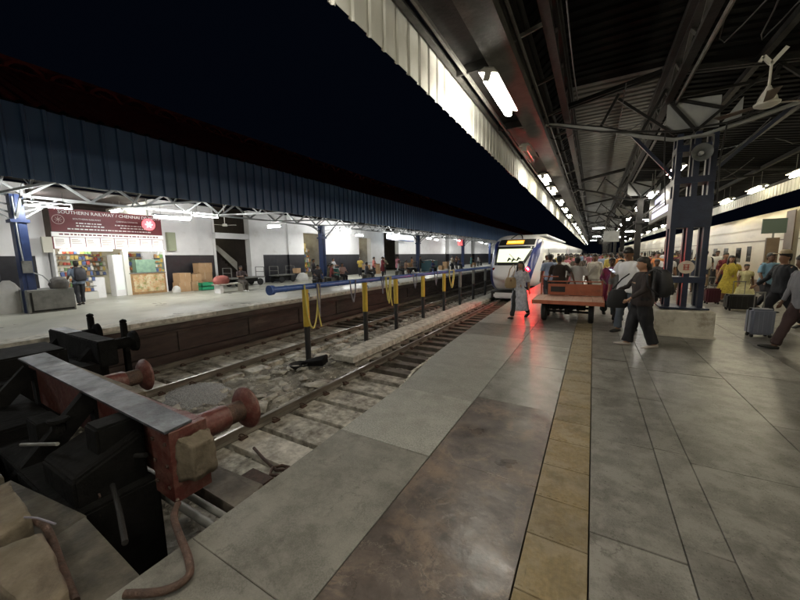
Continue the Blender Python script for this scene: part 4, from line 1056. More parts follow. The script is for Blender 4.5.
tag(MB().ell([(0, 0, 0, .25, .22), (0, 0, .15, .3, .26), (.02, 0, .32, .24, .2), (0, 0, .4, .1, .08)], 14, p=2.6).build("bag", M("bag_grey_cloth", (.06, .055, .05), (.12, .11, .1), sc=8, rough=.8), smooth=True, loc=(-16.3, 4.25, .78)), "dark grey cloth bag lying on the grey plinth box", "bag")
tag(MB().ell([(0, 0, 0, .35, .3), (0, 0, .3, .38, .34), (0, .02, .75, .33, .3), (.02, 0, 1.0, .2, .18), (0, 0, 1.1, .08, .08)], 14, p=2.5).build("sack", M("sack_white", (.5, .49, .45), (.6, .58, .54), sc=3, rough=.8, bump=.5), smooth=True, loc=(-17.2, 3.2, 0)), "pale sack standing left of the plinth box under the blue column", "sack")
# wall of the station building
sb = thing("station_building", "white walled station hall with black dado and dark red tiled roof", "building", (-20.3, 0, 0))
def wall(a, b, dado=True, x=-0, z1=4.9, z0=0, d=.5):
    MB().box(x - d, x, a, b, (1.97 if dado else z0), z1).build("wall_panel", wall_w, sb)
    if dado:
        n = max(1, int((b - a) / 1.0))
        for i in range(n): MB().box(x - d, x + .01, a + (b - a) * i / n + .004, a + (b - a) * (i + 1) / n - .004, 0, 1.965).build("dado_panel", dado_m, sb)
wall(-8, 4.7); wall(9.3, 11.5); wall(11.5, 12.6, x=-.35); wall(12.6, 12.75, False, x=-.3, d=.4)
wall(14.9, 15.9, False, x=.1); wall(15.9, 18.2); wall(18.2, 19.0, x=.12); wall(19.0, 19.9)
wall(22.2, 27.3); wall(29.4, 31.6, False); wall(31.6, 33.2, False, x=-.8)
wall(35.2, 50); wall(51.5, 63); wall(65, 100)
wall(4.7, 5.1, False, z1=4.0)
for lt_ in ((12.6, 14.9, 3.0, 3.35), (19.9, 22.2, 3.7, 4.9), (27.3, 29.4, 3.6, 4.9)): MB().box(-.3, 0, *lt_).build("lintel", wall_w, sb)
MB().box(-6.2, -6, -8, 12.7, 0, 5).build("inner_wall", dark_in, sb); MB().box(-6.2, -6, 12.7, 15, 0, 5).build("inner_wall", dark_in, sb); MB().box(-6.2, -6, 15, 100, 0, 5).build("inner_wall", inner_m, sb)  # walls behind stall and stairs darkened in colour to look unlit
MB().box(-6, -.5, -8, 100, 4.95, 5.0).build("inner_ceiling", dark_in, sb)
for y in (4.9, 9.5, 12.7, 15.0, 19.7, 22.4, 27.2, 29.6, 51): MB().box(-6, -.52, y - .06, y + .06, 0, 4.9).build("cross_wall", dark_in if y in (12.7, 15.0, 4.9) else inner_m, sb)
# staircase seen in the dark opening
mb = MB()
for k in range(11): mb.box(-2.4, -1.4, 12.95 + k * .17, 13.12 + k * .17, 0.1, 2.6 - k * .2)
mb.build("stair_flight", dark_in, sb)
mb = MB(); mb.add([(-1.35, 12.9, 2.8), (-1.35, 14.8, .9), (-1.35, 14.8, 1.5), (-1.35, 13.5, 2.6), (-1.3, 12.9, 2.8), (-1.3, 14.8, .9), (-1.3, 14.8, 1.5), (-1.3, 13.5, 2.6)], [(0, 1, 2, 3), (7, 6, 5, 4), (0, 4, 5, 1), (3, 2, 6, 7)]); mb.build("stair_balustrade", inner_m, sb)
# high tiled roof
def tiled(xa, za, xb, zb, y0, y1, nm, scallop):
    mb = MB(); n = int((y1 - y0) / .35); prof = []
    for i in range(n):
        y = y0 + i * .35; prof += [(y, 0), (y + .06, .07), (y + .12, .1), (y + .18, .07), (y + .24, 0)]
    k = len(prof)
    vs = [(xa, y, za + d) for y, d in prof] + [(xb, y, zb + d) for y, d in prof]
    mb.add(vs, [(i, i + 1, k + i + 1, k + i) for i in range(k - 1)]); o = mb.build(nm, redtile, sb, fix=False)
tiled(9.2, 5.15, 3.9, 7.75, -10, 112, "roof_slope", 0)
tiled(3.7, 7.95, 1.6, 8.9, -10, 112, "roof_slope", 0)
MB().box(3.6, 3.95, -10, 112, 7.6, 7.85).build("roof_beam", redtile, sb)
MB().box(1.4, 1.75, -10, 112, 8.85, 9.05).build("ridge_cap", redtile, sb)
MB().box(-8, 1.5, -10, 112, 8.4, 8.8).build("roof_back", roof_dark, sb)
tm = MB()
vs = []
for j in range(7):
    a = math.pi * j / 6
    vs += [(0, -.5 * math.cos(a), .42 * math.sin(a)), (-.25, -.5 * math.cos(a), .42 * math.sin(a) + .1), (0, -.4 * math.cos(a), .33 * math.sin(a)), (-.25, -.4 * math.cos(a), .33 * math.sin(a) + .1)]
fs = []
for j in range(6):
    a, b = j * 4, j * 4 + 4
    fs += [(a, b, b + 1, a + 1), (a + 2, a + 3, b + 3, b + 2), (a, a + 2, b + 2, b)]
tm.add(vs, fs); tm = tm.mesh("scalloped_ridge_tile", redtile)
for i in range(-8, 105): link("scalloped_ridge_tile", tm, sb, loc=(4.0, i * 1.05, 7.72))

# tube lights of the opposite platform
L2 = [(-15.6, 4.1, 3.62, 0), (-15.9, 8.0, 3.6, 0), (-15.3, 9.1, 3.75, 0), (-23.0, 5.4, 4.6, 90), (-22.6, 8.6, 4.5, 90), (-17.2, 14.5, 3.75, 90), (-15.6, 19.4, 3.8, 0), (-17.4, 21.6, 3.8, 0), (-18.4, 24.8, 3.75, 0), (-15.8, 27, 3.8, 0), (-16.5, 35.5, 3.8, 0), (-17.3, 39.5, 3.8, 0), (-16, 44, 3.8, 0), (-17.5, 50, 3.8, 0), (-16, 55, 3.8, 0), (-17, 61, 3.8, 0), (-16, 68, 3.8, 0), (-17, 76, 3.8, 0), (-16.5, 88, 3.8, 0), (-15.5, -1.5, 3.8, 0)]
nm2 = ["tube light fixed to the head of the nearest blue column", "long tube light under the truss above the cartons", "bright tube light under the truss just past the long one", "small end-on tube light in the dark above the left half of the stall board", "small end-on tube light in the dark above the right half of the stall board", "crosswise tube light in front of the wall past the staircase opening", "tube light just past the column by the green bin"]
for i, (x, y, z, r) in enumerate(L2):
    place((1.5 if i == 1 else 1.2, tube_p2, i % 3 == 1, "tube_light", .4), x, y, z, R(r), nm2[i] if i < 7 else "lit tube light far along the opposite platform", None if i < 7 else "far tube lights of the opposite platform", )
for i, (x, y) in enumerate(((-25.5, 13.6), (-23.5, 21), (-23.2, 28.2), (-23.5, 7.3), (-22.5, 32.4))):
    place((1.2, tube_w, False), x, y, 3.9 if i != 3 else 2.9, 0, ["tube light inside the staircase opening", "tube light inside the yellow lit shop opening by the green bin", "tube light inside the lit opening left of the white pillar", "tube light inside the snack stall", "tube light in the recess behind the blue lit sign"][i])
# ceiling fan over there
f2 = thing("ceiling_fan", "white ceiling fan hanging in front of the dark staircase opening", "ceiling fan", (-17.9, 11.7, 3.55))
MB().lathe([(0, -.03), (.12, -.03), (.14, .03), (.1, .1), (0, .12)], 16).build("motor_housing", fanw, f2, smooth=True); MB().tube([(0, 0, .1), (0, 0, 1.4)], .02, 6).build("down_rod", fanw, f2)
for k in range(3):
    a = R(30 + 120 * k); rot = Matrix.Rotation(a, 3, 'Z'); mb = MB(); mb.box(.1, .62, -.06, .06, .02, .03, rot); mb.build("blade", fanw, f2)
# electric meter cabinet on wall
tag(MB().box(0, .25, -.2, .2, 0, 1.0).box(.25, .27, -.16, .16, .1, .9).build("wall_cabinet", M("cabinet_green", (.3, .33, .22), rough=.5), bevel=.01, loc=(-20.28, 9.95, 2.2)), "olive green cabinet fixed high on the white wall right of the stall", "cabinet")
rs = thing("round_sign", "round red lit sign with a pale star at the right end of the stall board", "sign", (-18.6, 8.25, 3.4))
MB().lathe([(0, 0), (.27, 0), (.27, .06), (0, .06)], 22, (0, 0, 0), 'x').build("disc", led_red, rs)
mb = MB()
for k in range(6): 
    a = R(60 * k); mb.beam((.07, 0, 0), (.07, .15 * math.cos(a), .15 * math.sin(a)), .05, .01, (1, 0, 0))
mb.build("star", M("led_pink", (.9, .6, .6), em=(1, .6, .6), es=2), rs)
mb = MB(); mb.beam((.03, 0, .27), (.03, 0, 1.2), .03); mb.build("hanger", steel_grey, rs)

# ------------------------------------------------------------------ snack stall
st = thing("snack_stall", "brightly lit snack stall under a maroon board lettered SOUTHERN RAILWAY", "stall", (-19.9, 7.3, 0))
bd = MB().box(-.02, .06, -2.1, 2.1, 3.0, 3.98).build("signboard", maroon_m, st)
text("SOUTHERN RAILWAY / CHENNAI DIVISION", .2, white_p, bd, face_plus_x(.062, .1, 3.76))
text("SOUTHERN RAILWAY", .1, white_p, bd, face_plus_x(.062, -.9, 3.53)); text("CHENNAI DIVISION", .1, white_p, bd, face_plus_x(.062, .6, 3.53))
mb = MB(); rr = random.Random(8)
for zz, a, b in ((3.36, -1.3, -.4), (3.36, .1, 1.6), (3.24, -1.3, -.3), (3.24, .3, 1.4), (3.1, -1.6, 1.6)):
    y = a
    while y < b: w = rr.uniform(.04, .16); mb.box(.061, .066, y, y + w, zz, zz + .05); y += w + .035
mb.build("small_print", white_p, bd)
mb = MB(); q = [(.19 * math.cos(a * math.pi / 12), .19 * math.sin(a * math.pi / 12)) for a in range(25)]
for (a, b), (c, d) in zip(q, q[1:]): mb.beam((.066, -1.86 + a, 3.5 + b), (.066, -1.86 + c, 3.5 + d), .022, .008, (1, 0, 0))
for a in range(8): mb.beam((.066, -1.86, 3.5), (.066, -1.86 + .13 * math.cos(a * .785), 3.5 + .13 * math.sin(a * .785)), .014, .008, (1, 0, 0))
mb.build("emblem", M("emblem_pale", (.6, .45, .42), rough=.5), bd)
lt = MB().box(-.02, .08, -2.12, 2.12, 2.78, 2.97).build("name_strip", M("lit_white_strip", (.8, .8, .78), em=(1, .98, .95), es=.12), st)
mb = MB(); y = -1.9
while y < 1.9:
    w = rr.uniform(.05, .2); mb.box(.081, .085, y, y + w, 2.85, 2.91); y += w + .04
mb.build("small_print", maroon_m, lt)
menu = M("menu_lit", (.8, .8, .76), em=(1, .98, .92), es=.1)
for k in range(8):
    y = -2.1 + k * .527
    mp_ = MB().box(.0, .05, y + .015, y + .512, 2.27, 2.76).build("menu_board", menu, st)
    mb = MB()
    for j in range(7): mb.box(.051, .054, y + .06, y + .06 + rr.uniform(.2, .38), 2.66 - j * .055, 2.675 - j * .055)
    mb.build("small_print", maroon_m, mp_)
MB().box(-.01, .045, -2.12, 2.12, 2.25, 2.78).build("board_backing", maroon_m, st)
tube_s = M("stall_tube", (.9, .9, .8), em=(1.0, .98, .85), es=TUBE * .16)
for a, b in ((-1.95, -.15), (.25, 2.05)):
    MB().lathe([(0, a), (.02, a), (.02, b), (0, b)], 8, (.14, 0, 2.2), 'y').build("tube", tube_s, st)
MB().box(-.05, .1, -2.45, -2.15, 2.1, 2.75).build("side_panel", M("panel_cream", (.5, .48, .4), rough=.6), st)
MB().box(-2.6, -2.5, -2.1, 2.1, 0, 2.7).build("back_wall", M("stall_back", (.6, .58, .45), (.7, .66, .5), sc=3, rough=.6), st)
MB().box(-2.5, .0, -2.15, -2.08, 0, 2.7).build("side_wall", wall_w, st); MB().box(-2.5, 0, 2.08, 2.15, 0, 2.7).build("side_wall", wall_w, st)
cnt = MB().box(-.5, 0, .5, 2.08, .0, 1.05).build("counter", M("counter_brown", (.25, .14, .06), (.4, .24, .1), sc=6, rough=.5), st)
MB().box(.002, .012, .6, 2.0, .12, .98).build("food_poster", M("food_print", (.5, .3, .12), (.65, .6, .4), sc=3.5, rough=.4, spot=(.1, .2, .04), ssc=4, sth=.55, spot2=(.5, .06, .02)), cnt)
MB().box(-.5, .03, .45, 2.1, 1.05, 1.09).build("counter_top", steel_grey, cnt)
MB().box(-.45, -.03, .8, 2.0, 1.1, 1.75).build("glass_case", M("glass_green", (.2, .32, .25), (.3, .45, .32), sc=5, rough=.1), st)
MB().box(-.7, -.1, -.1, .3, 0, 2.0).build("fridge", wall_w, st); MB().box(-.099, -.09, -.05, .25, .3, 1.85).build("fridge_glass", M("fridge_lit", (.7, .75, .7), em=(.9, 1, .95), es=.15), st)
MB().box(-.6, -.1, -.95, -.5, 0, .95).build("white_cabinet", wall_w, st)
MB().box(-.3, .0, .3, .5, 0, 2.2).build("door_post", M("post_cream", (.7, .68, .6), rough=.5), st)
pcols = [M("packet_" + n, c, rough=.35) for n, c in (("red", (.42, .07, .04)), ("yellow", (.55, .4, .1)), ("green", (.16, .28, .1)), ("orange", (.5, .22, .07)), ("white", (.6, .57, .5)), ("brown", (.3, .17, .08)), ("blue", (.1, .14, .3)))]
def goods(y0, y1, z0, z1, x, parent, dz=.24, seed=0):
    rnd = random.Random(seed); z = z0
    while z < z1:
        MB().box(x - .3, x + .05, y0, y1, z - .02, z).build("shelf", steel_grey, parent)
        y = y0 + .02
        while y < y1 - .1:
            w = rnd.uniform(.09, .15); h = rnd.uniform(.09, dz - .04)
            mb = MB(); mb.cbox((x - .08, y + w / 2, z + h / 2 + .005), (.12, w * .9, h), Matrix.Rotation(rnd.uniform(-.2, .2), 3, 'X')); mb.build("snack_packet", rnd.choice(pcols), parent, bevel=.01)
            y += w
        z += dz
goods(-2.05, -.9, .35, 2.1, 0.1, st, seed=1)
goods(-.5, 0.3, 1.0, 2.0, -2.1, st, seed=2)
goods(.5, 2.0, 1.2, 2.1, -2.1, st, seed=3)
MB().box(-.1, .25, -2.05, -.9, 0, .33).build("base_crate", M("crate_pale", (.55, .55, .5), rough=.6), st)
goods(1.65, 2.05, 1.1, 1.9, .0, st, seed=5)
# shops deeper in the openings
for (y0, y1, lab) in ((20.1, 22.1, "shop shelves glowing yellow inside the opening by the green bin"), (27.5, 29.2, "shop shelves glowing yellow inside the opening left of the white pillar")):
    s_ = thing("shop_shelf", lab, "shelf", (-21.8, 0, 0)); MB().box(-.6, -.5, y0, y1, 0, 3).build("back_board", M("shop_yellow", (.75, .6, .25), rough=.5), s_)
    goods(y0, y1, .5, 2.4, 0, s_, .42, seed=int(y0))

# cartons, crates and other loads on the opposite platform
def carton(x, y, z, s, rz, label, mt=card_m):
    t = thing("carton", label, "carton", (x, y, z), rz)
    MB().cbox((0, 0, s[2] / 2), s).build("box", mt, t, bevel=.008)
    MB().box(-s[0] / 2 - .002, s[0] / 2 + .002, -.025, .025, -.002 + s[2], s[2] + .003).box(s[0] / 2, s[0] / 2 + .003, -.025, .025, s[2] * .6, s[2]).build("tape", M("tape_tan", (.45, .33, .2), rough=.3) if "tape_tan" not in MATS else MATS["tape_tan"], t)
carton(-19.3, 9.85, 0, (.6, .62, .5), .05, "lower left carton in the stack of boxes before the black dado")
carton(-19.3, 10.53, 0, (.6, .6, .5), -.04, "lower right carton beside the green crate")
carton(-19.3, 9.90, .5, (.58, .62, .5), .1, "upper left carton standing on the stack of boxes")
carton(-19.35, 10.60, .5, (.5, .5, .4), -.1, "upper right smaller carton on the stack of boxes")
carton(-19.9, 11.35, .0, (.5, .9, .95), .0, "tall carton behind the green crate, its upper half in view")
carton(-19.9, 11.40, .95, (.5, .85, .55), .12, "large carton set crooked on top of the tall one")
gc = thing("crate", "green plastic crate between the cartons and the bench", "crate", (-18.9, 10.9, 0))
grn = M("crate_green", (.02, .3, .14), rough=.4)
for z in (0, .22):
    MB().box(-.25, .25, -.35, .35, z, z + .03).box(.22, .25, -.35, .35, z, z + .2).box(-.25, -.22, -.35, .35, z, z + .2).box(-.25, .25, -.35, -.32, z, z + .2).box(-.25, .25, .32, .35, z, z + .2).build("tray", grn, gc)
bn = thing("bench", "small bench with pale stone ends and maroon load on it, seated man beside", "bench", (-16.3, 10.6, 0))
for y in (-.55, .75): MB().slab([(-.25, y - .08), (.25, y - .08), (.25, y + .08), (-.25, y + .08)], 0, .4, .02).build("leg", wall_w, bn)
MB().box(-.28, .28, -.75, .95, .4, .46).build("seat", conc_lt, bn, bevel=.01)
tag(MB().ell([(0, 0, 0, .22, .35), (0, 0, .15, .27, .42), (0, .03, .34, .22, .34), (.03, 0, .42, .1, .16)], 14, p=2.6).build("bundle", M("bundle_maroon", (.22, .06, .05), (.32, .1, .08), sc=6, rough=.8), smooth=True, loc=(-16.3, 10.2, .46)), "maroon cloth bundle lying on the small bench", "bundle")
def trolley(x, y, rz, label, L_=1.7):
    t = thing("platform_trolley", label, "trolley", (x, y, 0), rz)
    MB().box(-.45, .45, -L_ / 2, L_ / 2, .48, .55).build("deck", steel_grey, t, bevel=.005)
    for sx in (-1, 1):
        for sy in (-1, 1):
            w = thing("wheel"); w.parent = t; w.location = (sx * .46, sy * L_ * .33, .22)
            MB().lathe([(.1, -.05), (.2, -.05), (.22, -.02), (.22, .02), (.2, .05), (.1, .05)], 18, (0, 0, 0), 'x').build("tyre", rubber, w, smooth=True)
            MB().lathe([(0, -.03), (.11, -.045), (.11, .045), (0, .03)], 12, (0, 0, 0), 'x').build("rim", steel_grey, w)
    for s in (-1, 1):
        mb = MB(); e = s * (L_ / 2 - .04)
        mb.beam((-.42, e, .55), (-.42, e, 1.15), .035); mb.beam((.42, e, .55), (.42, e, 1.15), .035); mb.beam((-.42, e, 1.15), (.42, e, 1.15), .035); mb.beam((-.42, e, .85), (.42, e, .85), .03)
        mb.build("end_rail", steel_grey, t)
    MB().box(-.35, .35, -L_ * .3, L_ * .3, .25, .47).build("underframe", steel_dark, t)
    return t
trolley(-19.2, 13.6, 0, "grey four wheeled platform trolley before the staircase opening", 2.4)
trolley(-19.3, 16.7, .05, "grey railed trolley beside a white heap near the second dado wall", 1.6)
tag(MB().ell([(0, 0, 0, .3, .45), (0, 0, .2, .34, .5), (0, .05, .5, .25, .36), (0, 0, .62, .1, .15)], 14, p=2.4).build("sack", MATS["sack_white"], smooth=True, loc=(-18.6, 17.9, 0)), "white heaped sack on the floor right of the railed trolley", "sack")
carton(-18.9, 17.7, .6, (.35, .5, .35), .2, "small tan carton resting above the white heaped sack")
gb = thing("rubbish_bin", "large dark green bin beside the second blue column", "bin", (-15.7, 18.4, 0))
MB().rings([[(x * s, y * s * 1.3, z) for x, y in ((-.35, -.35), (.35, -.35), (.35, .35), (-.35, .35))] for z, s in ((0, .8), (.85, 1))]).build("tub", bin_g, gb, bevel=.02); MB().box(-.4, .4, -.5, .5, .85, .92).build("lid", bin_g, gb, bevel=.02)
tk = thing("kiosk", "small teal kiosk box beside the third column on the opposite platform", "kiosk", (-15.9, 34.4, 0))
MB().box(-.6, .6, -.9, .9, 0, 1.15).build("cabinet", M("teal_paint", (.05, .13, .15), rough=.5), tk, bevel=.02); MB().box(-.65, .65, -.95, .95, 1.15, 1.22).build("worktop", steel_grey, tk)
bsn = thing("hanging_sign", "long blue edged lit sign hanging by the white pillar on the opposite platform", "sign", (-18.9, 33.3, 3.55))
MB().box(-.1, .1, -2.9, 2.9, 0, .5).build("light_box", M("sign_cool_lit", (.7, .8, .9), em=(.85, .95, 1), es=1.2), bsn)
MB().box(.0, .12, -2.9, 2.9, -.14, .0).build("blue_edge", tr_blue, bsn); mb = MB(); mb.beam((0, -2, .5), (0, -2, 1.4), .04); mb.beam((0, 2, .5), (0, 2, 1.4), .04); mb.build("hanger", steel_grey, bsn)
rsn = thing("hanging_sign", "square red lit sign hanging far along the opposite platform", "sign", (-16.6, 46.4, 3.1))
MB().box(-.1, .1, -.75, .75, 0, .9).build("light_box", M("sign_red_lit", (.9, .2, .2), em=(1, .15, .15), es=.7), rsn); mb = MB(); mb.beam((0, 0, .9), (0, 0, 1.4), .04); mb.build("hanger", steel_grey, rsn)

trolley(-18.6, 26.2, .1, "grey railed trolley by the black dado past the green bin", 1.8)
trolley(-16.9, 31.4, R(80), "crosswise trolley before the white pillar by the blue edged sign", 1.7)
for (x, y, z, sz, lab) in ((-18.5, 25.9, .55, (.5, .7, .4), "carton riding on the trolley by the black dado past the green bin"), (-16.9, 31.2, .55, (.6, .5, .45), "carton riding on the crosswise trolley by the blue edged sign"),
                           (-18.9, 28.3, 0, (.6, .6, .6), "carton on the floor before the lit opening left of the white pillar"), (-18.9, 28.3, .6, (.5, .5, .4), "carton stacked on another before the lit opening left of the white pillar"),
                           (-16.6, 36.6, 0, (.6, .8, .7), "large carton on the floor just past the teal kiosk"), (-16.0, 38.0, 0, (.5, .5, .5), "smaller carton second past the teal kiosk"), (-16.8, 41.6, 0, (.6, .9, .9), "tall carton before the dado halfway to the red lit sign"), (-15.2, 48.2, 0, (.6, .6, .6), "carton on the floor beyond the red lit sign")):
    carton(x, y, z, sz, random.uniform(-.2, .2), lab)
for x, y, lab in ((-18.9, 9.35, "small pale sack slumped between the stall counter and the cartons"), (-14.9, 27.0, "pale sack on the floor beside the person in brown"), (-14.2, 45.2, "pale sack on the floor near the red lit sign")):
    tag(MB().ell([(0, 0, 0, .16, .18), (0, 0, .12, .19, .2), (0, .02, .28, .14, .15), (0, 0, .36, .05, .06)], 12, p=2.4).build("sack", MATS["sack_white"], smooth=True, loc=(x, y, 0)), lab, "sack")

# ================================================================== PEOPLE
SKIN = M("skin_brown", (.19, .095, .055), (.22, .115, .068), sc=6, rough=.5)
SKIN2 = M("skin_dark_brown", (.11, .055, .032), rough=.5)
SKIN3 = M("skin_light_brown", (.33, .18, .11), rough=.5)
HAIR = M("hair_black", (.008, .007, .006), (.02, .018, .015), sc=30, rough=.5, stretch=(1, 1, .2))
EYE = M("eye_dark", (.015, .01, .008), rough=.3)
LIP = M("lip_brown", (.2, .05, .04), rough=.5)
CL = {}
WORK = bpy.data.scenes.new('work')
def cloth(n, c, c2=None, **k):
    if n not in CL: CL[n] = M("cloth_" + n, c, c2 or tuple(a * .82 for a in c), sc=k.pop('sc', 3), rough=.85, **k)
    return CL[n]
def remesh(mb, name, mat, vox, fold=0.0, fs=9.0, parent=None, smooth_it=2):
    me0 = mb.mesh("tmp", mat); bm = bmesh.new(); bm.from_mesh(me0); bmesh.ops.recalc_face_normals(bm, faces=bm.faces[:]); bm.to_mesh(me0); bm.free()
    o = bpy.data.objects.new("tmp", me0); WORK.collection.objects.link(o)
    md = o.modifiers.new("r", 'REMESH'); md.mode = 'VOXEL'; md.voxel_size = vox; md.use_smooth_shade = True
    sm = o.modifiers.new("s", 'SMOOTH'); sm.factor = .5; sm.iterations = smooth_it
    vl = WORK.view_layers[0]; vl.update(); me = bpy.data.meshes.new_from_object(o.evaluated_get(vl.depsgraph))
    bpy.data.objects.remove(o)
    if fold:
        for v in me.vertices:
            c = v.co; d = noise.noise((c.x * fs, c.y * fs, c.z * fs * .38)) + .5 * noise.noise((c.x * fs * 2.3, c.y * fs * 2.3, c.z * fs * .9 + 7))
            v.co = c + v.normal * d * fold
    me.name = name
    if not me.materials: me.materials.append(mat)
    return link(name, me, parent, smooth='all')

def person(label, loc, heading, h=1.7, fem=False, stout=1.0, skin=SKIN, top='shirt', topc=None, low='trousers', lowc=None,
           legs=((18, 8), (-16, 14)), arms=((10, 12, 20, 0), (-10, 12, 20, 0)), lean=2, hair='short', head=(0, 0), shoes=None,
           vox=.018, group=None, sit=None, face=False, shawl=None):
    """heading: angle of the facing direction (0 = +y, positive turns left). legs: ((hip forward, knee flex) right, left);
       arms: (forward, outward, elbow flex, inward) right, left"""
    s = h / 1.7
    root = thing("person", label, "person", loc, heading, group)
    hw = (.155 if fem else .15) * stout; sh = .165 if fem else .19
    zp = .93
    # legs ---------------------------------------------------------------
    J = {}
    low_z = 9
    for k, sx in ((0, 1), (1, -1)):
        a, kn = R(legs[k][0]), R(legs[k][1])
        hip = Vector((sx * .088, 0, zp - .03)); knee = hip + Vector((sx * .01, math.sin(a), -math.cos(a))) * .42
        b = a - kn; ank = knee + Vector((0, math.sin(b), -math.cos(b))) * .40
        J[k] = (hip, knee, ank, b); low_z = min(low_z, ank.z - .075)
    dz = -low_z if sit is None else (sit - (zp - .1) * 1)
    off = Vector((0, 0, dz))
    for k in J: J[k] = (J[k][0] + off, J[k][1] + off, J[k][2] + off, J[k][3])
    pel = Vector((0, 0, zp + dz)); LR = Matrix.Rotation(-R(lean), 3, 'X')
    def T(p): return LR @ (Vector(p) - Vector((0, 0, zp))) + pel
    # upper body ----------------------------------------------------------
    st_ = stout
    tor = [(0, 0, .83, .13 * st_, .09), (0, -.005, .9, hw + .01, .115 * st_), (0, 0, .98, hw, .11 * st_), (0, .01 * st_, 1.08, .13 * st_, .1 * st_), (0, .01, 1.2, .143 * st_, .108 * st_),
           (0, .008, 1.3, .16, .112), (0, 0, 1.38, sh - .02, .095), (0, -.005, 1.43, sh - .06, .07), (0, 0, 1.46, .06, .055)]
    AR = {}
    for k, sx in ((0, 1), (1, -1)):
        f, o_, e, inn = [R(q) for q in arms[k]]
        S = Vector((sx * sh, 0, 1.385)); d = Vector((sx * math.sin(o_), math.sin(f) * math.cos(o_), -math.cos(f) * math.cos(o_)))
        E_ = S + d * .28
        # forearm: turn upward/forward about x by elbow, then inward
        d2 = Vector((sx * math.sin(o_) * .6, math.sin(f + e), -math.cos(f + e))); d2.normalize()
        d2 = Matrix.Rotation(sx * inn, 3, 'Z') @ d2
        Wp = E_ + d2 * .245
        AR[k] = (T(S), T(E_), T(Wp), (LR @ d2).normalized(), sx)
    mb = MB()
    mb.ell(tor, 16, T, 2.3)
    for k in (0, 1):
        hip, knee, ank, b = J[k]
        mid = (hip + knee) / 2; m2 = knee.lerp(ank, .35)
        mb.tube([hip + Vector((0, 0, .06)), hip.lerp(knee, .15), mid, knee, m2 + Vector((0, -.012, 0)), ank, ank + Vector((0, 0, -.03))], [.085 * st_, .088 * st_, .074 * st_, .055, .053, .036, .035], 10)
        fd = Vector((0, math.cos(b * .5), math.sin(b * .5))); fz = Vector((0, -fd.z, fd.y))
        heel = ank - fz * .045 - fd * .05
        mb.tube([heel, ank - fz * .04, ank - fz * .048 + fd * .09, ank - fz * .058 + fd * .17, ank - fz * .06 + fd * .2], [(.03, .03), (.036, .042), (.04, .03), (.04, .018), (.025, .012)], 10)
        S, E_, Wp, dd, sx = AR[k]
        mb.tube([S + (S - E_) * .08, S.lerp(E_, .2), S.lerp(E_, .6), E_, E_.lerp(Wp, .3), Wp.lerp(E_, .25), Wp], [.05, .052, .045, .037, .039, .029, .024], 10)
        # hand: palm, four fingers, thumb
        side = dd.cross(Vector((sx, 0, 0))); side = side.normalized() if side.length > .1 else Vector((0, 1, 0)); pn_ = dd.cross(side).normalized()
        mb.tube([Wp - dd * .01, Wp + dd * .03, Wp + dd * .085], [(.024, .02), (.036, .017), (.038, .015)], 8)
        for q in range(4):
            o2 = side * (-.028 + .0187 * q); ln_ = (.066, .078, .073, .056)[q]; cur = pn_ * sx * -.35
            p0 = Wp + dd * .075 + o2; p1 = p0 + dd * ln_ * .5; p2 = p1 + (dd + cur).normalized() * ln_ * .5
            mb.tube([p0, p1, p2], [.0105, .0095, .008], 6)
        mb.tube([Wp + dd * .025 - side * .03, Wp + dd * .055 - side * .052, Wp + dd * .085 - side * .055], [.013, .012, .009], 6)
    # neck and head -------------------------------------------------------
    HR = Matrix.Rotation(R(head[1]), 3, 'Z') @ Matrix.Rotation(-R(head[0]), 3, 'X')
    hc0 = Vector((0, .005, 1.5))
    def TH(p): return T(HR @ (Vector(p) - hc0) + hc0)
    mb.ell([(0, -.01, 1.42, .06, .055), (0, -.005, 1.47, .05, .05), (0, .0, 1.53, .05, .052)], 12, T)
    mb.ell([(0, .03, 1.478, .022, .03), (0, .025, 1.492, .045, .055), (0, .018, 1.52, .06, .075), (0, .01, 1.56, .069, .088), (0, .004, 1.6, .074, .094), (0, 0, 1.64, .073, .093), (0, -.006, 1.675, .06, .076), (0, -.01, 1.695, .035, .045)], 16, TH)
    mb.tube([TH((0, .09, 1.6)), TH((0, .103, 1.58)), TH((0, .112, 1.558)), TH((0, .095, 1.548))], [.008, .011, .015, .01], 6)
    for sx in (-1, 1): mb.tube([TH((sx * .068, -.005, 1.6)), TH((sx * .082, -.014, 1.59)), TH((sx * .074, -.006, 1.56))], [(.012, .02), (.008, .022), (.008, .014)], 6)
    body = remesh(mb, "body", skin, min(vox, .014 if face else vox), parent=root, smooth_it=1)
    if face:
        mb = MB()
        for sx in (-1, 1): mb.lathe([(0, -.006), (.012, -.004), (.014, 0), (0, .001)], 8, (0, 0, 0), 'y'); mb.v[-32:] = [tuple(TH((x * 1 + sx * .03, y + .094, z * .6 + 1.592))) for x, y, z in mb.v[-32:]]
        for sx in (-1, 1): mb.tube([TH((sx * .014, .096, 1.612)), TH((sx * .03, .098, 1.617)), TH((sx * .048, .088, 1.611))], .004, 5)
        mb.build("eyes_and_brows", EYE, body, smooth=True)
        MB().tube([TH((-.024, .085, 1.526)), TH((0, .094, 1.527)), TH((.024, .085, 1.526))], [.004, .007, .004], 6).build("lips", LIP, body, smooth=True)
    # hair ------------------------------------------------------------------
    mb = MB()
    mb.ell([(0, -.035, 1.585, .078, .07), (0, -.022, 1.62, .087, .092), (0, -.008, 1.655, .088, .108), (0, -.006, 1.692, .078, .094), (0, -.01, 1.722, .045, .055)], 16, TH)
    if hair != 'bald': mb.ell([(0, -.06, 1.52, .052, .035), (0, -.05, 1.56, .07, .055), (0, -.04, 1.62, .078, .07)], 14, TH)
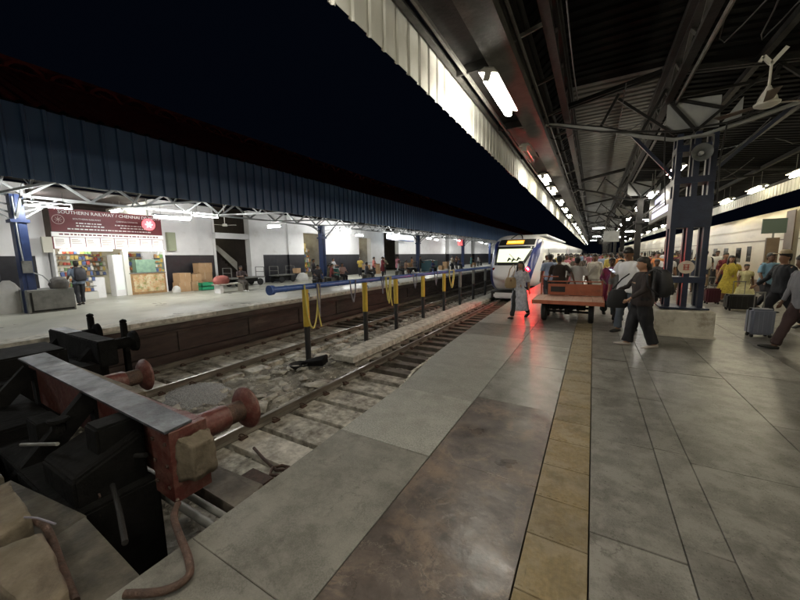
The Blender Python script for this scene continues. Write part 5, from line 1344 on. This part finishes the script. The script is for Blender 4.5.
    if hair in ('long', 'tail'):
        w = .085 if hair == 'long' else .035
        mb.tube([TH((0, -.07, 1.62)), TH((0, -.1, 1.54)), T((0, -.115, 1.42)), T((0, -.125, 1.3)), T((0, -.125, 1.2))], [(w * .8, .04), (w, .045), (w * 1.05, .045), (w, .035), (w * .6, .02)], 10)
        if hair == 'long':
            for sx in (-1, 1): mb.tube([TH((sx * .07, -.01, 1.64)), TH((sx * .086, .0, 1.56)), T((sx * .095, .02, 1.44)), T((sx * .1, .05, 1.34))], [(.022, .05), (.026, .05), (.03, .045), (.015, .02)], 8)
    if hair == 'bun': mb.ell([(0, -.11, 1.55, .02, .02), (0, -.11, 1.575, .045, .04), (0, -.11, 1.61, .045, .04), (0, -.11, 1.635, .02, .02)], 12, TH)
    remesh(mb, "hair", HAIR, .014 if vox < .022 else .02, .004, 30, root)
    # clothes -------------------------------------------------------------
    g = .014
    def sleeve(m_, frac, r0=.064, r1=None):
        for k in (0, 1):
            S, E_, Wp, dd, sx = AR[k]; r1_ = r1 or (.058 if frac < 1 else .04)
            c0 = S + (S - E_).normalized() * .01 + (T((0, 0, 1.4)) - S).normalized() * .05
            if frac <= 1: pts = [c0, S.lerp(E_, .1), S.lerp(E_, frac * .6), S.lerp(E_, frac)]; rr = [.066, r0, .06, r1_]
            else:
                f2_ = frac - 1; pts = [c0, S.lerp(E_, .1), S.lerp(E_, .6), E_, E_.lerp(Wp, f2_ * .5), E_.lerp(Wp, f2_)]; rr = [.066, r0, .056, .05, .047, r1_]
            m_.tube(pts, rr, 10)
    tb_ = [(cx, cy, z, rx + g, ry + g) for cx, cy, z, rx, ry in tor]
    mb = MB()
    tc = topc or cloth("white", (.6, .6, .6))
    if top in ('shirt', 'tee', 'long', 'blouse'):
        zb = {'shirt': .84, 'tee': .86, 'long': .84, 'blouse': 1.12}[top]
        pr = [r for r in tb_ if r[2] >= zb - .001]
        if top != 'blouse': pr = [(0, 0, zb - .02, hw + .03, .125 * st_ + .008), (0, 0, zb + .04, hw + .032, .128 * st_ + .008)] + [r for r in pr if r[2] > .93]
        pr = pr[:-1] + [(0, 0, 1.447, .078, .072)]
        mb.ell(pr, 18, T, 2.4); sleeve(mb, {'shirt': .85, 'tee': .6, 'long': 1.92, 'blouse': .6}[top])
    elif top in ('kurta', 'dress', 'frock'):
        zb, fl = {'kurta': (.5, .22), 'dress': (.3, .27), 'frock': (.42, .36)}[top]
        pr = [(0, .0, zb, fl, fl * .78), (0, 0, (zb + .9) / 2, fl * .5 + hw * .55 + .01, fl * .4 + .08), (0, 0, .9, hw + .03, .13 * st_)] + [r for r in tb_ if r[2] > .93][:-1] + [(0, 0, 1.45, .075, .07)]
        # skirt follows the legs
        mb.ell(pr, 22, lambda p: T(p) if p[2] > .88 else Vector(p) + Vector((0, (J[0][1].y + J[1][1].y) * .25, dz)), 2.2); sleeve(mb, {'kurta': 1.3, 'dress': 1.0, 'frock': .6}[top], r1=.055)
    remesh(mb, {'kurta': 'kurta', 'dress': 'dress', 'frock': 'dress'}.get(top, 'shirt'), tc, vox, .016 if top in ('shirt', 'tee', 'long', 'blouse') else .022, 10, root)
    lc = lowc or cloth("charcoal", (.02, .02, .024))
    mb = MB()
    if low in ('trousers', 'leggings', 'loose'):
        ex = {'trousers': .016, 'leggings': .008, 'loose': .04}[low]
        mb.ell([(0, 0, .80, .12 * st_, .09 * st_), (0, 0, .86, hw + .02, .12 * st_), (0, 0, .95, hw + .018, .12 * st_), (0, 0, .99, hw + .012, .115 * st_)], 16, T, 2.3)
        for k in (0, 1):
            hip, knee, ank, b = J[k]
            mb.tube([hip + Vector((0, 0, .06)), hip.lerp(knee, .2), hip.lerp(knee, .6), knee, knee.lerp(ank, .4), knee.lerp(ank, .85 if low != 'leggings' else .95), ank.lerp(knee, .02)],
                    [.098 * st_, .1 * st_, .08 * st_ + ex * .6, .06 + ex, .056 + ex, .05 + ex * 1.1, .048 + ex * 1.2], 12)
    elif low in ('skirt', 'saree'):
        mb.ell([(0, .02, .06 - dz * 0, .26, .23), (0, .01, .3, .22, .2), (0, .0, .6, .2, .17), (0, 0, .85, hw + .035, .135), (0, 0, 1.0, hw + .01, .115)], 22, lambda p: Vector(p) + Vector((0, 0, dz if p[2] > .2 else 0)), 2.1)
    if mb.v: remesh(mb, {'skirt': 'skirt', 'saree': 'saree'}.get(low, 'trousers'), lc, vox, .018, 11, root)
    if low == 'saree' or shawl:
        mb = MB()
        pts = [T((hw * .9, .1, .98)), T((.06, .135, 1.15)), T((-.07, .12, 1.3)), T((-.13, .03, 1.44)), T((-.13, -.1, 1.36)), T((-.1, -.15, 1.1)), T((-.1, -.17, .8))]
        mb.tube(pts, [(.05, .02), (.08, .022), (.08, .022), (.06, .022), (.08, .02), (.1, .02), (.12, .02)], 10)
        remesh(mb, "pallu" if low == 'saree' else "scarf", shawl or lc, .02, .01, 10, root)
    # shoes ---------------------------------------------------------------
    sc_ = shoes or rubber
    for k in (0, 1):
        hip, knee, ank, b = J[k]; fd = Vector((0, math.cos(b * .5), math.sin(b * .5))); fz = Vector((0, -fd.z, fd.y))
        mb = MB(); heel = ank - fz * .05 - fd * .06
        mb.tube([heel, ank - fz * .045, ank - fz * .05 + fd * .09, ank - fz * .058 + fd * .17, ank - fz * .062 + fd * .215], [(.036, .03), (.045, .036), (.048, .032), (.046, .022), (.026, .014)], 10)
        mb.build("shoe", sc_, root, smooth='all')
    root.scale = (s, s, s)
    return root, T, AR, J

def backpack(label, p, heading, mat, s=1.0):
    t = thing("backpack", label, "backpack", p, heading)
    mb = MB(); mb.ell([(0, 0, 0, .12 * s, .07 * s), (0, -.02, .05, .16 * s, .1 * s), (0, -.02, .25 * s, .165 * s, .11 * s), (0, 0, .42 * s, .14 * s, .09 * s), (0, .02, .48 * s, .07 * s, .05 * s)], 16, None, 3.2); mb.build("pack", mat, t, smooth=True)
    mb = MB(); mb.ell([(0, -.11 * s, .04, .1 * s, .04 * s), (0, -.13 * s, .1, .12 * s, .04 * s), (0, -.12 * s, .22 * s, .1 * s, .03 * s)], 12, None, 3); mb.build("pocket", mat, t, smooth=True)
    for sx in (-1, 1):
        mb = MB(); mb.tube([(sx * .1, .05, .42 * s), (sx * .12, .16, .5 * s), (sx * .13, .28, .42 * s), (sx * .15, .27, .2 * s), (sx * .16, .1, .04 * s)], [(.025, .008)] * 5, 8); mb.build("strap", mat, t, smooth=True)
    return t
def suitcase(label, loc, rz, w, d, h, mat, handle=.35, lean=0):
    t = thing("suitcase", label, "suitcase", loc, rz); t.rotation_euler = (lean, 0, rz)
    mb = MB(); mb.box(-w / 2, w / 2, -d / 2, d / 2, .05, h); mb.build("shell", mat, t, bevel=min(.04, d * .2), smooth=True)
    mb = MB()
    for i in range(5): x = -w * .36 + i * w * .18; mb.box(x - .012, x + .012, -d / 2 - .008, d / 2 + .008, .1, h - .05)
    mb.build("shell_rib", mat, t, bevel=.004)
    mb = MB(); mb.box(-w / 2 - .003, w / 2 + .003, -.01, .01, .04, h + .003); mb.build("zip", rubber, t)
    for sx in (-1, 1):
        for sy in (-1, 1): MB().lathe([(0, -.015), (.03, -.015), (.03, .015), (0, .015)], 10, (sx * w * .38, sy * d * .3, .03), 'x').build("wheel", rubber, t)
    if handle:
        mb = MB(); mb.beam((-w * .2, d * .35, h), (-w * .2, d * .35, h + handle), .014); mb.beam((w * .2, d * .35, h), (w * .2, d * .35, h + handle), .014); mb.beam((-w * .2 - .01, d * .35, h + handle), (w * .2 + .01, d * .35, h + handle), .03, .025); mb.build("handle", steel_grey, t)
    return t
WALK_A = ((24, 6), (-18, 18)); WALK_B = ((-18, 20), (24, 6)); STAND = ((2, 2), (-2, 2))
PI = math.pi
# --- 1 woman in the grey dress
person("woman in a pale grey dress walking with a tan sling bag beside the train front", (-1.64, 9.25, 0), PI - .25, 1.55, True, 1.08, SKIN3, 'dress', cloth("pale_grey", (.3, .31, .35), (.55, .55, .6), sc=16), 'leggings', cloth("black", (.012, .012, .014)),
       WALK_A, ((6, 20, 95, 35), (-12, 10, 10, 0)), 0, 'long', (0, 8), face=True)
hb_ = thing("handbag", "tan shoulder bag hanging at the side of the woman in the grey dress", "bag", (-1.86, 9.12, .8), .5)
mb = MB(); mb.ell([(0, 0, 0, .12, .05), (0, 0, .06, .16, .07), (0, 0, .2, .15, .065), (0, 0, .28, .11, .03)], 14, None, 2.8); mb.build("bag_body", M("bag_tan", (.28, .2, .11), rough=.6), hb_, smooth=True)
mb = MB(); mb.tube([(-.08, 0, .26), (-.02, .02, .5), (.08, .05, .62), (.14, .1, .5), (.06, .02, .27)], [(.014, .006)] * 5, 6); mb.build("strap", MATS["bag_tan"], hb_)
# --- 2 man in white shirt looking at phone
r_, T_, A_, J_ = person("man in a white shirt and jeans looking down at the phone in his hand", (.67, 8.5, 0), PI * .78, 1.78, False, 1.12, SKIN, 'shirt', cloth("white_shirt", (.78, .78, .8)), 'trousers', cloth("jeans_blue_grey", (.06, .075, .1), sc=12),
       ((10, 6), (-6, 6)), ((22, 14, 88, 40), (0, 10, 15, 0)), 2, 'short', (22, 0), face=True)
r_.rotation_euler.z = PI * .80
wp_ = Matrix.Rotation(PI * .8, 4, 'Z') @ (A_[0][2] + A_[0][3] * .09); wp_ = Vector((.67, 8.5, 0)) + wp_.to_3d() * (1.78 / 1.7) if hasattr(wp_, 'to_3d') else Vector((.67, 8.5, 0)) + wp_ * (1.78 / 1.7)
ph = thing("phone", "small dark phone in the hand of the man in the white shirt", "phone", tuple(wp_ + Vector((0, 0, .03))), .6)
MB().cbox((0, 0, 0), (.075, .15, .009), Matrix.Rotation(.5, 3, 'X')).build("phone_case", black_p, ph, bevel=.003); MB().cbox((0, 0.001, .0055), (.066, .135, .001), Matrix.Rotation(.5, 3, 'X')).build("phone_screen", M("phone_screen", (.1, .1, .12), em=(.8, .85, 1), es=.6), ph)
# --- 3 woman in black with backpack, walking left
r_, T_, A_, J_ = person("woman all in black striding left with a black backpack and pale sandals", (.78, 7.2, 0), PI * .5 + .25, 1.6, True, 1.2, SKIN3, 'long', cloth("black_top", (.012, .009, .009), (.022, .012, .011), sc=5), 'loose', cloth("black_loose", (.009, .009, .012)),
       ((13, 3), (-9, 12)), ((34, 16, 26, 0), (14, 16, 40, 15)), 1, 'tail', (4, 0), shoes=M("sandal_pale", (.4, .36, .33), rough=.5), face=True)
mb = MB(); mb.v = []; pr = [Vector((0, .135, 0))]
o = MB().cbox((0, 0, 0), (.16, .012, .035)).build("shirt_print", M("print_tan", (.4, .26, .17), rough=.7), r_, loc=T_((.0, .14, 1.24))); o.rotation_euler = (-.05, 0, 0)
backpack("black backpack with a grey stripe on the back of the woman in black", (.78 + .26, 7.16, .92), PI * .5 + .25, M("pack_black", (.012, .012, .014), rough=.6, spot=(.2, .2, .2), ssc=3, sth=.66), .98)
bb = thing("shoulder_bag", "big black bag carried in front of the woman in black", "bag", (.42, 7.28, .68), .3)
mb = MB(); mb.ell([(0, 0, 0, .15, .07), (0, 0, .05, .18, .085), (0, 0, .26, .15, .07), (0, 0, .33, .1, .04)], 14, None, 2.8); mb.build("bag_body", cloth("black_bag", (.012, .012, .014)), bb, smooth=True)
mb = MB(); mb.tube([(-.08, 0, .34), (0.05, .0, .52), (.17, -.01, .62)], [(.012, .006)] * 3, 6); mb.build("strap", cloth("black_bag", (.01, .01, .01)), bb)
# --- 4 woman in crimson
person("woman in a crimson and purple kurta walking behind the orange cart", (.44, 10.5, 0), PI + .1, 1.6, True, 1.12, SKIN2, 'kurta', cloth("crimson", (.36, .035, .06), (.09, .03, .12), sc=2.5), 'loose', cloth("dark_teal", (.02, .035, .04)), WALK_B, ((10, 14, 60, 20), (-5, 12, 20, 0)), 1, 'bun', (0, 0), shawl=cloth("mauve", (.28, .08, .18)), face=True)
person("woman in grey kurta half hidden behind the man in the white shirt", (.6, 9.7, 0), PI, 1.56, True, 1.05, SKIN, 'kurta', cloth("dull_grey", (.13, .13, .13)), 'leggings', cloth("black", (.012, .012, .014)), WALK_A, hair='bun')
# --- behind the cart, backs to the camera
person("man in a dark brown shirt leaning on the far side of the cart, back turned", (-.82, 10.55, 0), .1, 1.62, False, 1.18, SKIN2, 'shirt', cloth("dark_brown", (.03, .022, .018)), 'trousers', cloth("charcoal", (.02, .02, .024)), STAND, ((-30, 30, 20, 0), (20, 14, 40, 0)), 6)
person("man in a white shirt on the far side of the cart, back turned", (-.38, 10.6, 0), -.1, 1.58, False, 1.08, SKIN2, 'shirt', cloth("white_b", (.6, .6, .58)), 'trousers', cloth("charcoal", (.02, .02, .024)), STAND, ((10, 14, 40, 0), (15, 14, 40, 0)), 8)
person("man in pale blue shirt walking away along the train side", (-1.25, 12.4, 0), .05, 1.72, False, 1.05, SKIN, 'shirt', cloth("pale_blue", (.3, .36, .5)), 'trousers', cloth("charcoal", (.02, .02, .024)), WALK_A)
person("man in a loose white shirt walking away near the first coach door", (-.98, 14.0, 0), -.1, 1.66, False, 1.1, SKIN, 'shirt', cloth("white_b", (.6, .6, .58)), 'trousers', cloth("charcoal", (.02, .02, .024)), WALK_B)
person("person in brown patterned clothes by the train doors", (-.55, 15.5, 0), .2, 1.64, False, 1.1, SKIN2, 'long', cloth("brown_pattern", (.13, .1, .08), (.05, .04, .035), sc=14), 'trousers', cloth("charcoal", (.02, .02, .024)), STAND)
person("tall person wrapped in pale cream cloth walking towards the crowd", (.05, 13.4, 0), PI, 1.7, True, 1.15, SKIN2, 'long', cloth("cream", (.42, .39, .33)), 'skirt', cloth("cream2", (.5, .48, .42)), WALK_A, hair='bun', shawl=cloth("cream3", (.36, .34, .3)))
person("man in a white T-shirt standing behind the near navy column", (2.18, 14.4, 0), PI, 1.63, False, 1.2, SKIN, 'tee', cloth("white_tee", (.65, .65, .63)), 'trousers', cloth("charcoal", (.02, .02, .024)), STAND, face=True)
person("boy in a dark top in front of the man in the white T-shirt", (1.75, 13.2, 0), PI, 1.5, False, .95, SKIN2, 'tee', cloth("dark_grey", (.04, .04, .045)), 'trousers', cloth("charcoal", (.02, .02, .024)), WALK_A)
# --- right side
person("woman in a yellow patterned frock pulling a black wheeled case", (3.84, 14.6, 0), PI - .1, 1.57, True, 1.18, SKIN3, 'frock', cloth("yellow_print", (.55, .42, .05), (.28, .22, .03), sc=22), 'leggings', SKIN3, WALK_B, ((-6, 22, 10, 0), (0, 24, 10, 0)), 1, 'long', (0, 0), face=True)
person("woman in a dark maroon dress behind the woman in yellow", (4.35, 17.2, 0), PI, 1.66, True, 1.05, SKIN3, 'kurta', cloth("deep_maroon", (.12, .012, .02)), 'leggings', cloth("black", (.012, .012, .014)), WALK_A, hair='bun')
person("man in a light blue shirt and dark trousers striding on the right", (4.2, 13.0, 0), PI + .35, 1.66, False, 1.25, SKIN2, 'shirt', cloth("sky_blue", (.2, .36, .48)), 'trousers', cloth("black_tr", (.012, .012, .016)), ((26, 6), (-20, 20)), ((16, 16, 30, 0), (-20, 16, 20, 0)), 2, 'short', face=True)
person("child in pale yellow clothes beside the man in the light blue shirt", (4.15, 14.4, 0), PI, 1.3, True, .95, SKIN, 'frock', cloth("pale_yellow", (.6, .55, .28)), 'leggings', SKIN, WALK_B, hair='bun')
person("man in a tan cap and dark jacket at the right edge, farther back", (3.6, 10.4, 0), PI * .6, 1.68, False, 1.2, SKIN3, 'long', cloth("dark_jacket", (.02, .022, .028)), 'trousers', cloth("black_tr", (.012, .012, .016)), WALK_A, ((20, 16, 30, 0), (-10, 16, 20, 0)), 2, 'short')
tag(MB().ell([(0, 0, 0, .09, .11), (0, 0, .05, .09, .11), (0, 0, .09, .05, .06)], 14).ell([(-.12, 0, -.005, .08, .07), (-.12, 0, .008, .07, .06)], 10).build("cap", M("cap_tan", (.5, .4, .26), rough=.8), smooth=True, loc=(3.58, 10.4, 1.6)), "tan cap on the head of the man in the dark jacket", "cap")
r_, T_, A_, J_ = person("man in a grey striped shirt with backpack leaning forward at the right edge", (3.08, 8.0, 0), PI * .5 + .2, 1.66, False, 1.3, SKIN2, 'long', cloth("grey_stripe", (.22, .22, .24), (.16, .16, .18), sc=20, stretch=(6, 6, .3)), 'trousers', cloth("maroon_black", (.03, .014, .014)), ((26, 8), (-20, 18)), ((10, 18, 15, 0), (24, 18, 10, 0)), 10, 'short')
backpack("dark grey backpack on the back of the man in the striped shirt", (3.40, 7.96, .95), PI * .5 + .2, M("pack_dark", (.03, .03, .032), rough=.6), 1.0)
suitcase("pale grey blue upright suitcase pulled by the man in the striped shirt", (2.88, 9.05, 0), .15, .36, .24, .56, M("case_greyblue", (.22, .24, .3), rough=.35), .3)
suitcase("wide black wheeled case pulled by the woman in yellow", (3.64, 12.85, 0), .1, .62, .32, .46, M("case_black", (.014, .014, .014), rough=.45), .35)
suitcase("small maroon wheeled suitcase standing left of the woman in yellow", (3.36, 14.2, 0), .2, .38, .24, .5, M("case_maroon", (.07, .016, .024), rough=.4), .35)
person("person in dark blue carrying a big white sack near the right coaches", (3.45, 16.6, 0), PI * .9, 1.66, False, 1.15, SKIN2, 'long', cloth("navy_cloth", (.02, .028, .05)), 'trousers', cloth("black_tr", (.012, .012, .016)), WALK_B, ((70, 20, 40, 20), (10, 14, 20, 0)), 3)
tag(MB().ell([(0, 0, 0, .15, .12), (0, 0, .12, .24, .18), (.02, 0, .4, .2, .16), (0, 0, .56, .07, .06)], 14, None, 2.6).build("sack", MATS["sack_white"], smooth=True, loc=(3.5, 16.2, 1.02)), "bulging white sack held by the person in dark blue", "sack")

# --- opposite platform
person("man with a dark backpack standing at the snack stall", (-17.6, 5.15, 0), PI * .5, 1.72, False, 1.1, SKIN2, 'shirt', cloth("faded_blue", (.16, .2, .26)), 'trousers', cloth("charcoal", (.02, .02, .024)), ((8, 4), (-8, 4)), ((24, 14, 60, 20), (10, 14, 30, 0)), 2)
backpack("dark backpack on the man standing at the snack stall", (-17.32, 5.15, .95), PI * .5, M("pack_charcoal", (.025, .025, .03), rough=.6), 1.1)
person("man in a dark shirt sitting on the small bench with one foot forward", (-16.15, 11.25, 0), -PI * .5 - .2, 1.68, False, 1.1, SKIN2, 'shirt', cloth("dark_check", (.05, .035, .035)), 'trousers', cloth("brown_grey", (.07, .06, .05)), ((82, 70), (80, 88)), ((30, 14, 60, 40), (30, 14, 70, 30)), -2, sit=.47, shoes=white_p)
S2 = [((-14.6, 16.6), 'shirt', "maroon_s", (.22, .05, .05), "seated person in maroon beside the dark trolley by the green bin", 1), ((-14.3, 17.3), 'shirt', "pale_pink_s", (.5, .33, .3), "seated person in pale pink in the group by the green bin", 1), ((-15.2, 17.0), 'kurta', "olive_s", (.12, .11, .07), "seated person in olive at the left of the group by the green bin", 1),
      ((-15.6, 22.9), 'shirt', "salmon", (.6, .2, .17), "man in a salmon pink shirt standing on the opposite platform", 0), ((-15.2, 23.6), 'kurta', "wine", (.16, .02, .03), "person in wine red standing next to the man in salmon pink", 0),
      ((-14.8, 25.6), 'shirt', "grey_b", (.3, .3, .3), "man in a pale grey shirt seated right of the pair in red", 1), ((-15.4, 28.0), 'kurta', "brown_b", (.16, .09, .06), "person in brown seated farther right of the pair in red", 1), ((-14.6, 29.4), 'long', "black_b", (.02, .02, .02), "person in black standing before the blue edged sign", 0),
      ((-17.4, 33.0), 'kurta', "orange_b", (.5, .22, .1), "person in dull orange left of the teal kiosk", 0), ((-15.2, 39), 'shirt', "white_c", (.6, .6, .6), "person in white seated right of the teal kiosk", 1), ((-14.7, 40.5), 'shirt', "navy_c", (.04, .05, .1), "person in navy seated right of the teal kiosk", 1),
      ((-15.0, 46.5), 'kurta', "teal_c", (.08, .2, .2), "person in teal standing under the red lit sign", 0), ((-14.9, 49.5), 'shirt', "white_c", (.6, .6, .6), "person in white standing just beyond the red lit sign", 0), ((-15.5, 52), 'kurta', "grey_c", (.2, .2, .2), "person in grey seated far along the opposite platform", 1), ((-14.5, 20.3), 'shirt', "dark_c", (.05, .05, .06), "person in dark clothes seated right of the green bin", 1), ((-15.8, 16.2), 'long', "dark_d", (.04, .035, .04), "person in dark clothes standing left of the blue column by the bin", 0)]
S2 += [((-17.8, 24.0), 'shirt', "mustard", (.45, .32, .06), "person in mustard yellow behind the pair in red", 0), ((-16.8, 26.4), 'long', "olive_s", (.12, .11, .07), "person in olive standing near the white pillar", 0), ((-17.6, 30.2), 'kurta', "pink_e", (.5, .2, .25), "person in pink standing behind the one in black", 0),
       ((-18.2, 20.9), 'shirt', "grey_b", (.3, .3, .3), "person in grey at the yellow lit shop opening", 0), ((-14.2, 31.5), 'kurta', "blue_e", (.08, .12, .3), "person in blue seated past the blue edged sign", 1), ((-14.0, 36.4), 'tee', "cream_e", (.5, .45, .35), "person in cream by the edge just past the teal kiosk", 0), ((-15.9, 43), 'shirt', "brown_b", (.16, .09, .06), "person in brown standing before the red lit sign", 0), ((-13.9, 14.6), 'shirt', "dark_c", (.05, .05, .06), "person in dark clothes seated near the edge left of the bin group", 1), ((-16.8, 18.9), 'kurta', "wine", (.16, .02, .03), "person in wine red seated behind the green bin", 1)]
for i, (p, tp, cn, cc, lab, sd) in enumerate(S2):
    f_ = tp in ('kurta',)
    person(lab, (p[0], p[1], 0), -PI * .5 + random.uniform(-.8, .8), random.uniform(1.58, 1.72), f_, 1.1, random.choice((SKIN, SKIN2)), tp, cloth(cn, cc), 'trousers', cloth("charcoal", (.02, .02, .024)), ((84, 84), (82, 78)) if sd else STAND, ((30, 14, 50, 20), (25, 14, 60, 20)), 3, 'bun' if f_ else 'short', sit=.46 if sd else None, vox=.026)
    if sd:
        b_ = thing("waiting_seat", "low steel seat under the " + " ".join(lab.replace("seated ", "").split()[:10]), "seat", (p[0], p[1], 0)); MB().box(-.25, .25, -.3, .3, .4, .44).build("seat_pan", steel_grey, b_, bevel=.01)
        for sx in (-.2, .2): MB().box(sx - .02, sx + .02, -.25, .25, 0, .4).build("leg", steel_grey, b_)

# --- the crowd farther along the near platform
VAR = []
for i, (tp, lw, f_, hr, lg) in enumerate((('shirt', 'trousers', False, 'short', WALK_A), ('kurta', 'leggings', True, 'tail', WALK_B), ('tee', 'trousers', False, 'short', STAND), ('blouse', 'saree', True, 'bun', STAND), ('long', 'trousers', False, 'short', WALK_B), ('shirt', 'trousers', False, 'short', STAND))):
    VAR.append((person("x", (0, 0, -50), 0, 1.66, f_, 1.1, (SKIN, SKIN2)[i % 2], tp, cloth("white_b", (.6, .6, .58)), lw, cloth("charcoal", (.02, .02, .024)), lg, hair=hr, vox=.03)[0], tp, lw))
index_kids()
CC = [("white", (.6, .6, .58)), ("red", (.35, .04, .04)), ("dark blue", (.03, .04, .1)), ("green", (.05, .16, .08)), ("grey", (.18, .18, .18)), ("orange", (.5, .2, .06)), ("black", (.015, .015, .018)), ("pink", (.45, .16, .2)), ("yellow", (.5, .4, .1)), ("cream", (.45, .42, .35)), ("light blue", (.25, .35, .48)), ("maroon", (.13, .02, .03))]
CM = [(n, cloth("crowd_" + n.replace(" ", "_"), c)) for n, c in CC]
LC = [cloth("charcoal", (.02, .02, .024)), cloth("jeans_blue_grey", (.06, .075, .1)), cloth("khaki", (.2, .16, .1)), cloth("black_tr", (.012, .012, .016))]
crowd = []
for (x0, x1, y0, y1, n, zone) in ((-2.2, -.6, 16.5, 60, 26, "beside the train doors"), (-.5, 1.1, 16, 60, 26, "in mid platform"), (2.3, 3.4, 17, 60, 22, "behind the near navy column"), (3.5, 5.4, 18, 60, 26, "near the right coaches")):
    for i in range(n):
        t = (i + random.random()) / n
        crowd.append((random.uniform(x0, x1), y0 + (y1 - y0) * t ** 1.25, zone))
first = set()
for i, (x, y, zone) in enumerate(crowd):
    v, tp, lw = random.choice(VAR); n1, m1 = random.choice(CM); l1 = random.choice(LC)
    gar = {'kurta': 'kurta', 'blouse': 'saree', 'tee': 'T-shirt'}.get(tp, 'shirt')
    ov = {'shirt': m1, 'kurta': m1, 'trousers': l1}
    if lw == 'saree': ov = {'shirt': l1, 'saree': m1, 'pallu': m1}
    c = copy_tree(v, (x, y, 0), (PI if random.random() < .6 else 0) + random.uniform(-.5, .5), None, "far figure in a %s %s in the crowd %s" % (n1, gar, zone), "people in the far crowd on the near platform", ov)
    s_ = random.uniform(.92, 1.05) * 1.66 / 1.7; c.scale = (s_, s_, s_)
for v, _, _ in VAR:
    for ch_ in KIDS.get(v.name, []):
        bpy.data.objects.remove(ch_)
    bpy.data.objects.remove(v)

# ================================================================== CART
ct = thing("luggage_cart", "orange red platform cart with wooden deck and two black wheels", "cart", (-.5, 9.35, 0))
for i in range(7):
    x0 = -.76 + i * .217
    MB().slab([(x0, -.5), (x0 + .212, -.5), (x0 + .212, .75), (x0, .75)], .52, .555 + random.uniform(-.002, .002), .004).build("deck_plank", wood_m, ct)
MB().box(-.78, .78, -.55, -.505, .47, .56).box(-.78, -.765, -.5, .8, .45, .56).box(.765, .78, -.5, .8, .45, .56).build("deck_frame", cart_m, ct, bevel=.004)
hd = thing("headboard"); hd.parent = ct; hd.location = (0, .78, 0)
MB().box(-.55, .72, -.02, .02, .56, .86).build("panel", cart_m, hd, bevel=.005); MB().box(-.48, -.12, -.03, -.021, .64, .79).build("stencil_plate", black_p, hd)
mb = MB(); mb.beam((-.72, 0, .56), (-.72, 0, 1.08), .035); mb.beam((.74, 0, .56), (.74, 0, .96), .035); mb.beam((-.72, 0, 1.06), (-.3, 0, 1.06), .03); mb.beam((-.55, 0, .93), (.74, 0, .93), .03); mb.build("rail", cart_m, hd)
for x in (-.52, .52):
    for y in (-.15, .55):
        w = thing("wheel"); w.parent = ct; w.location = (x, y, .25)
        MB().lathe([(.13, -.055), (.22, -.06), (.25, -.04), (.25, .04), (.22, .06), (.13, .055)], 24, (0, 0, 0), 'x').build("tyre", rubber, w, smooth=True); MB().lathe([(0, -.03), (.135, -.05), (.135, .05), (0, .03)], 16, (0, 0, 0), 'x').build("rim", steel_grey, w)
mb = MB(); mb.beam((-.5, -.15, .25), (.5, -.15, .25), .05); mb.beam((-.5, .55, .25), (.5, .55, .25), .05); mb.beam((-.3, -.15, .3), (-.3, -.15, .5), .05, .2); mb.beam((.3, -.15, .3), (.3, -.15, .5), .05, .2); mb.beam((-.35, -.2, .42), (-.35, .7, .42), .06); mb.beam((.35, -.2, .42), (.35, .7, .42), .06); mb.lathe([(0, -.06), (.06, -.06), (.06, .06), (0, .06)], 10, (0, -.17, .25)); mb.build("chassis", steel_dark, ct)
MB().box(-.38, .38, .05, .5, .28, .45).build("tool_box", M("box_navy", (.02, .025, .05), rough=.5), ct)

bpy.data.scenes.remove(WORK)
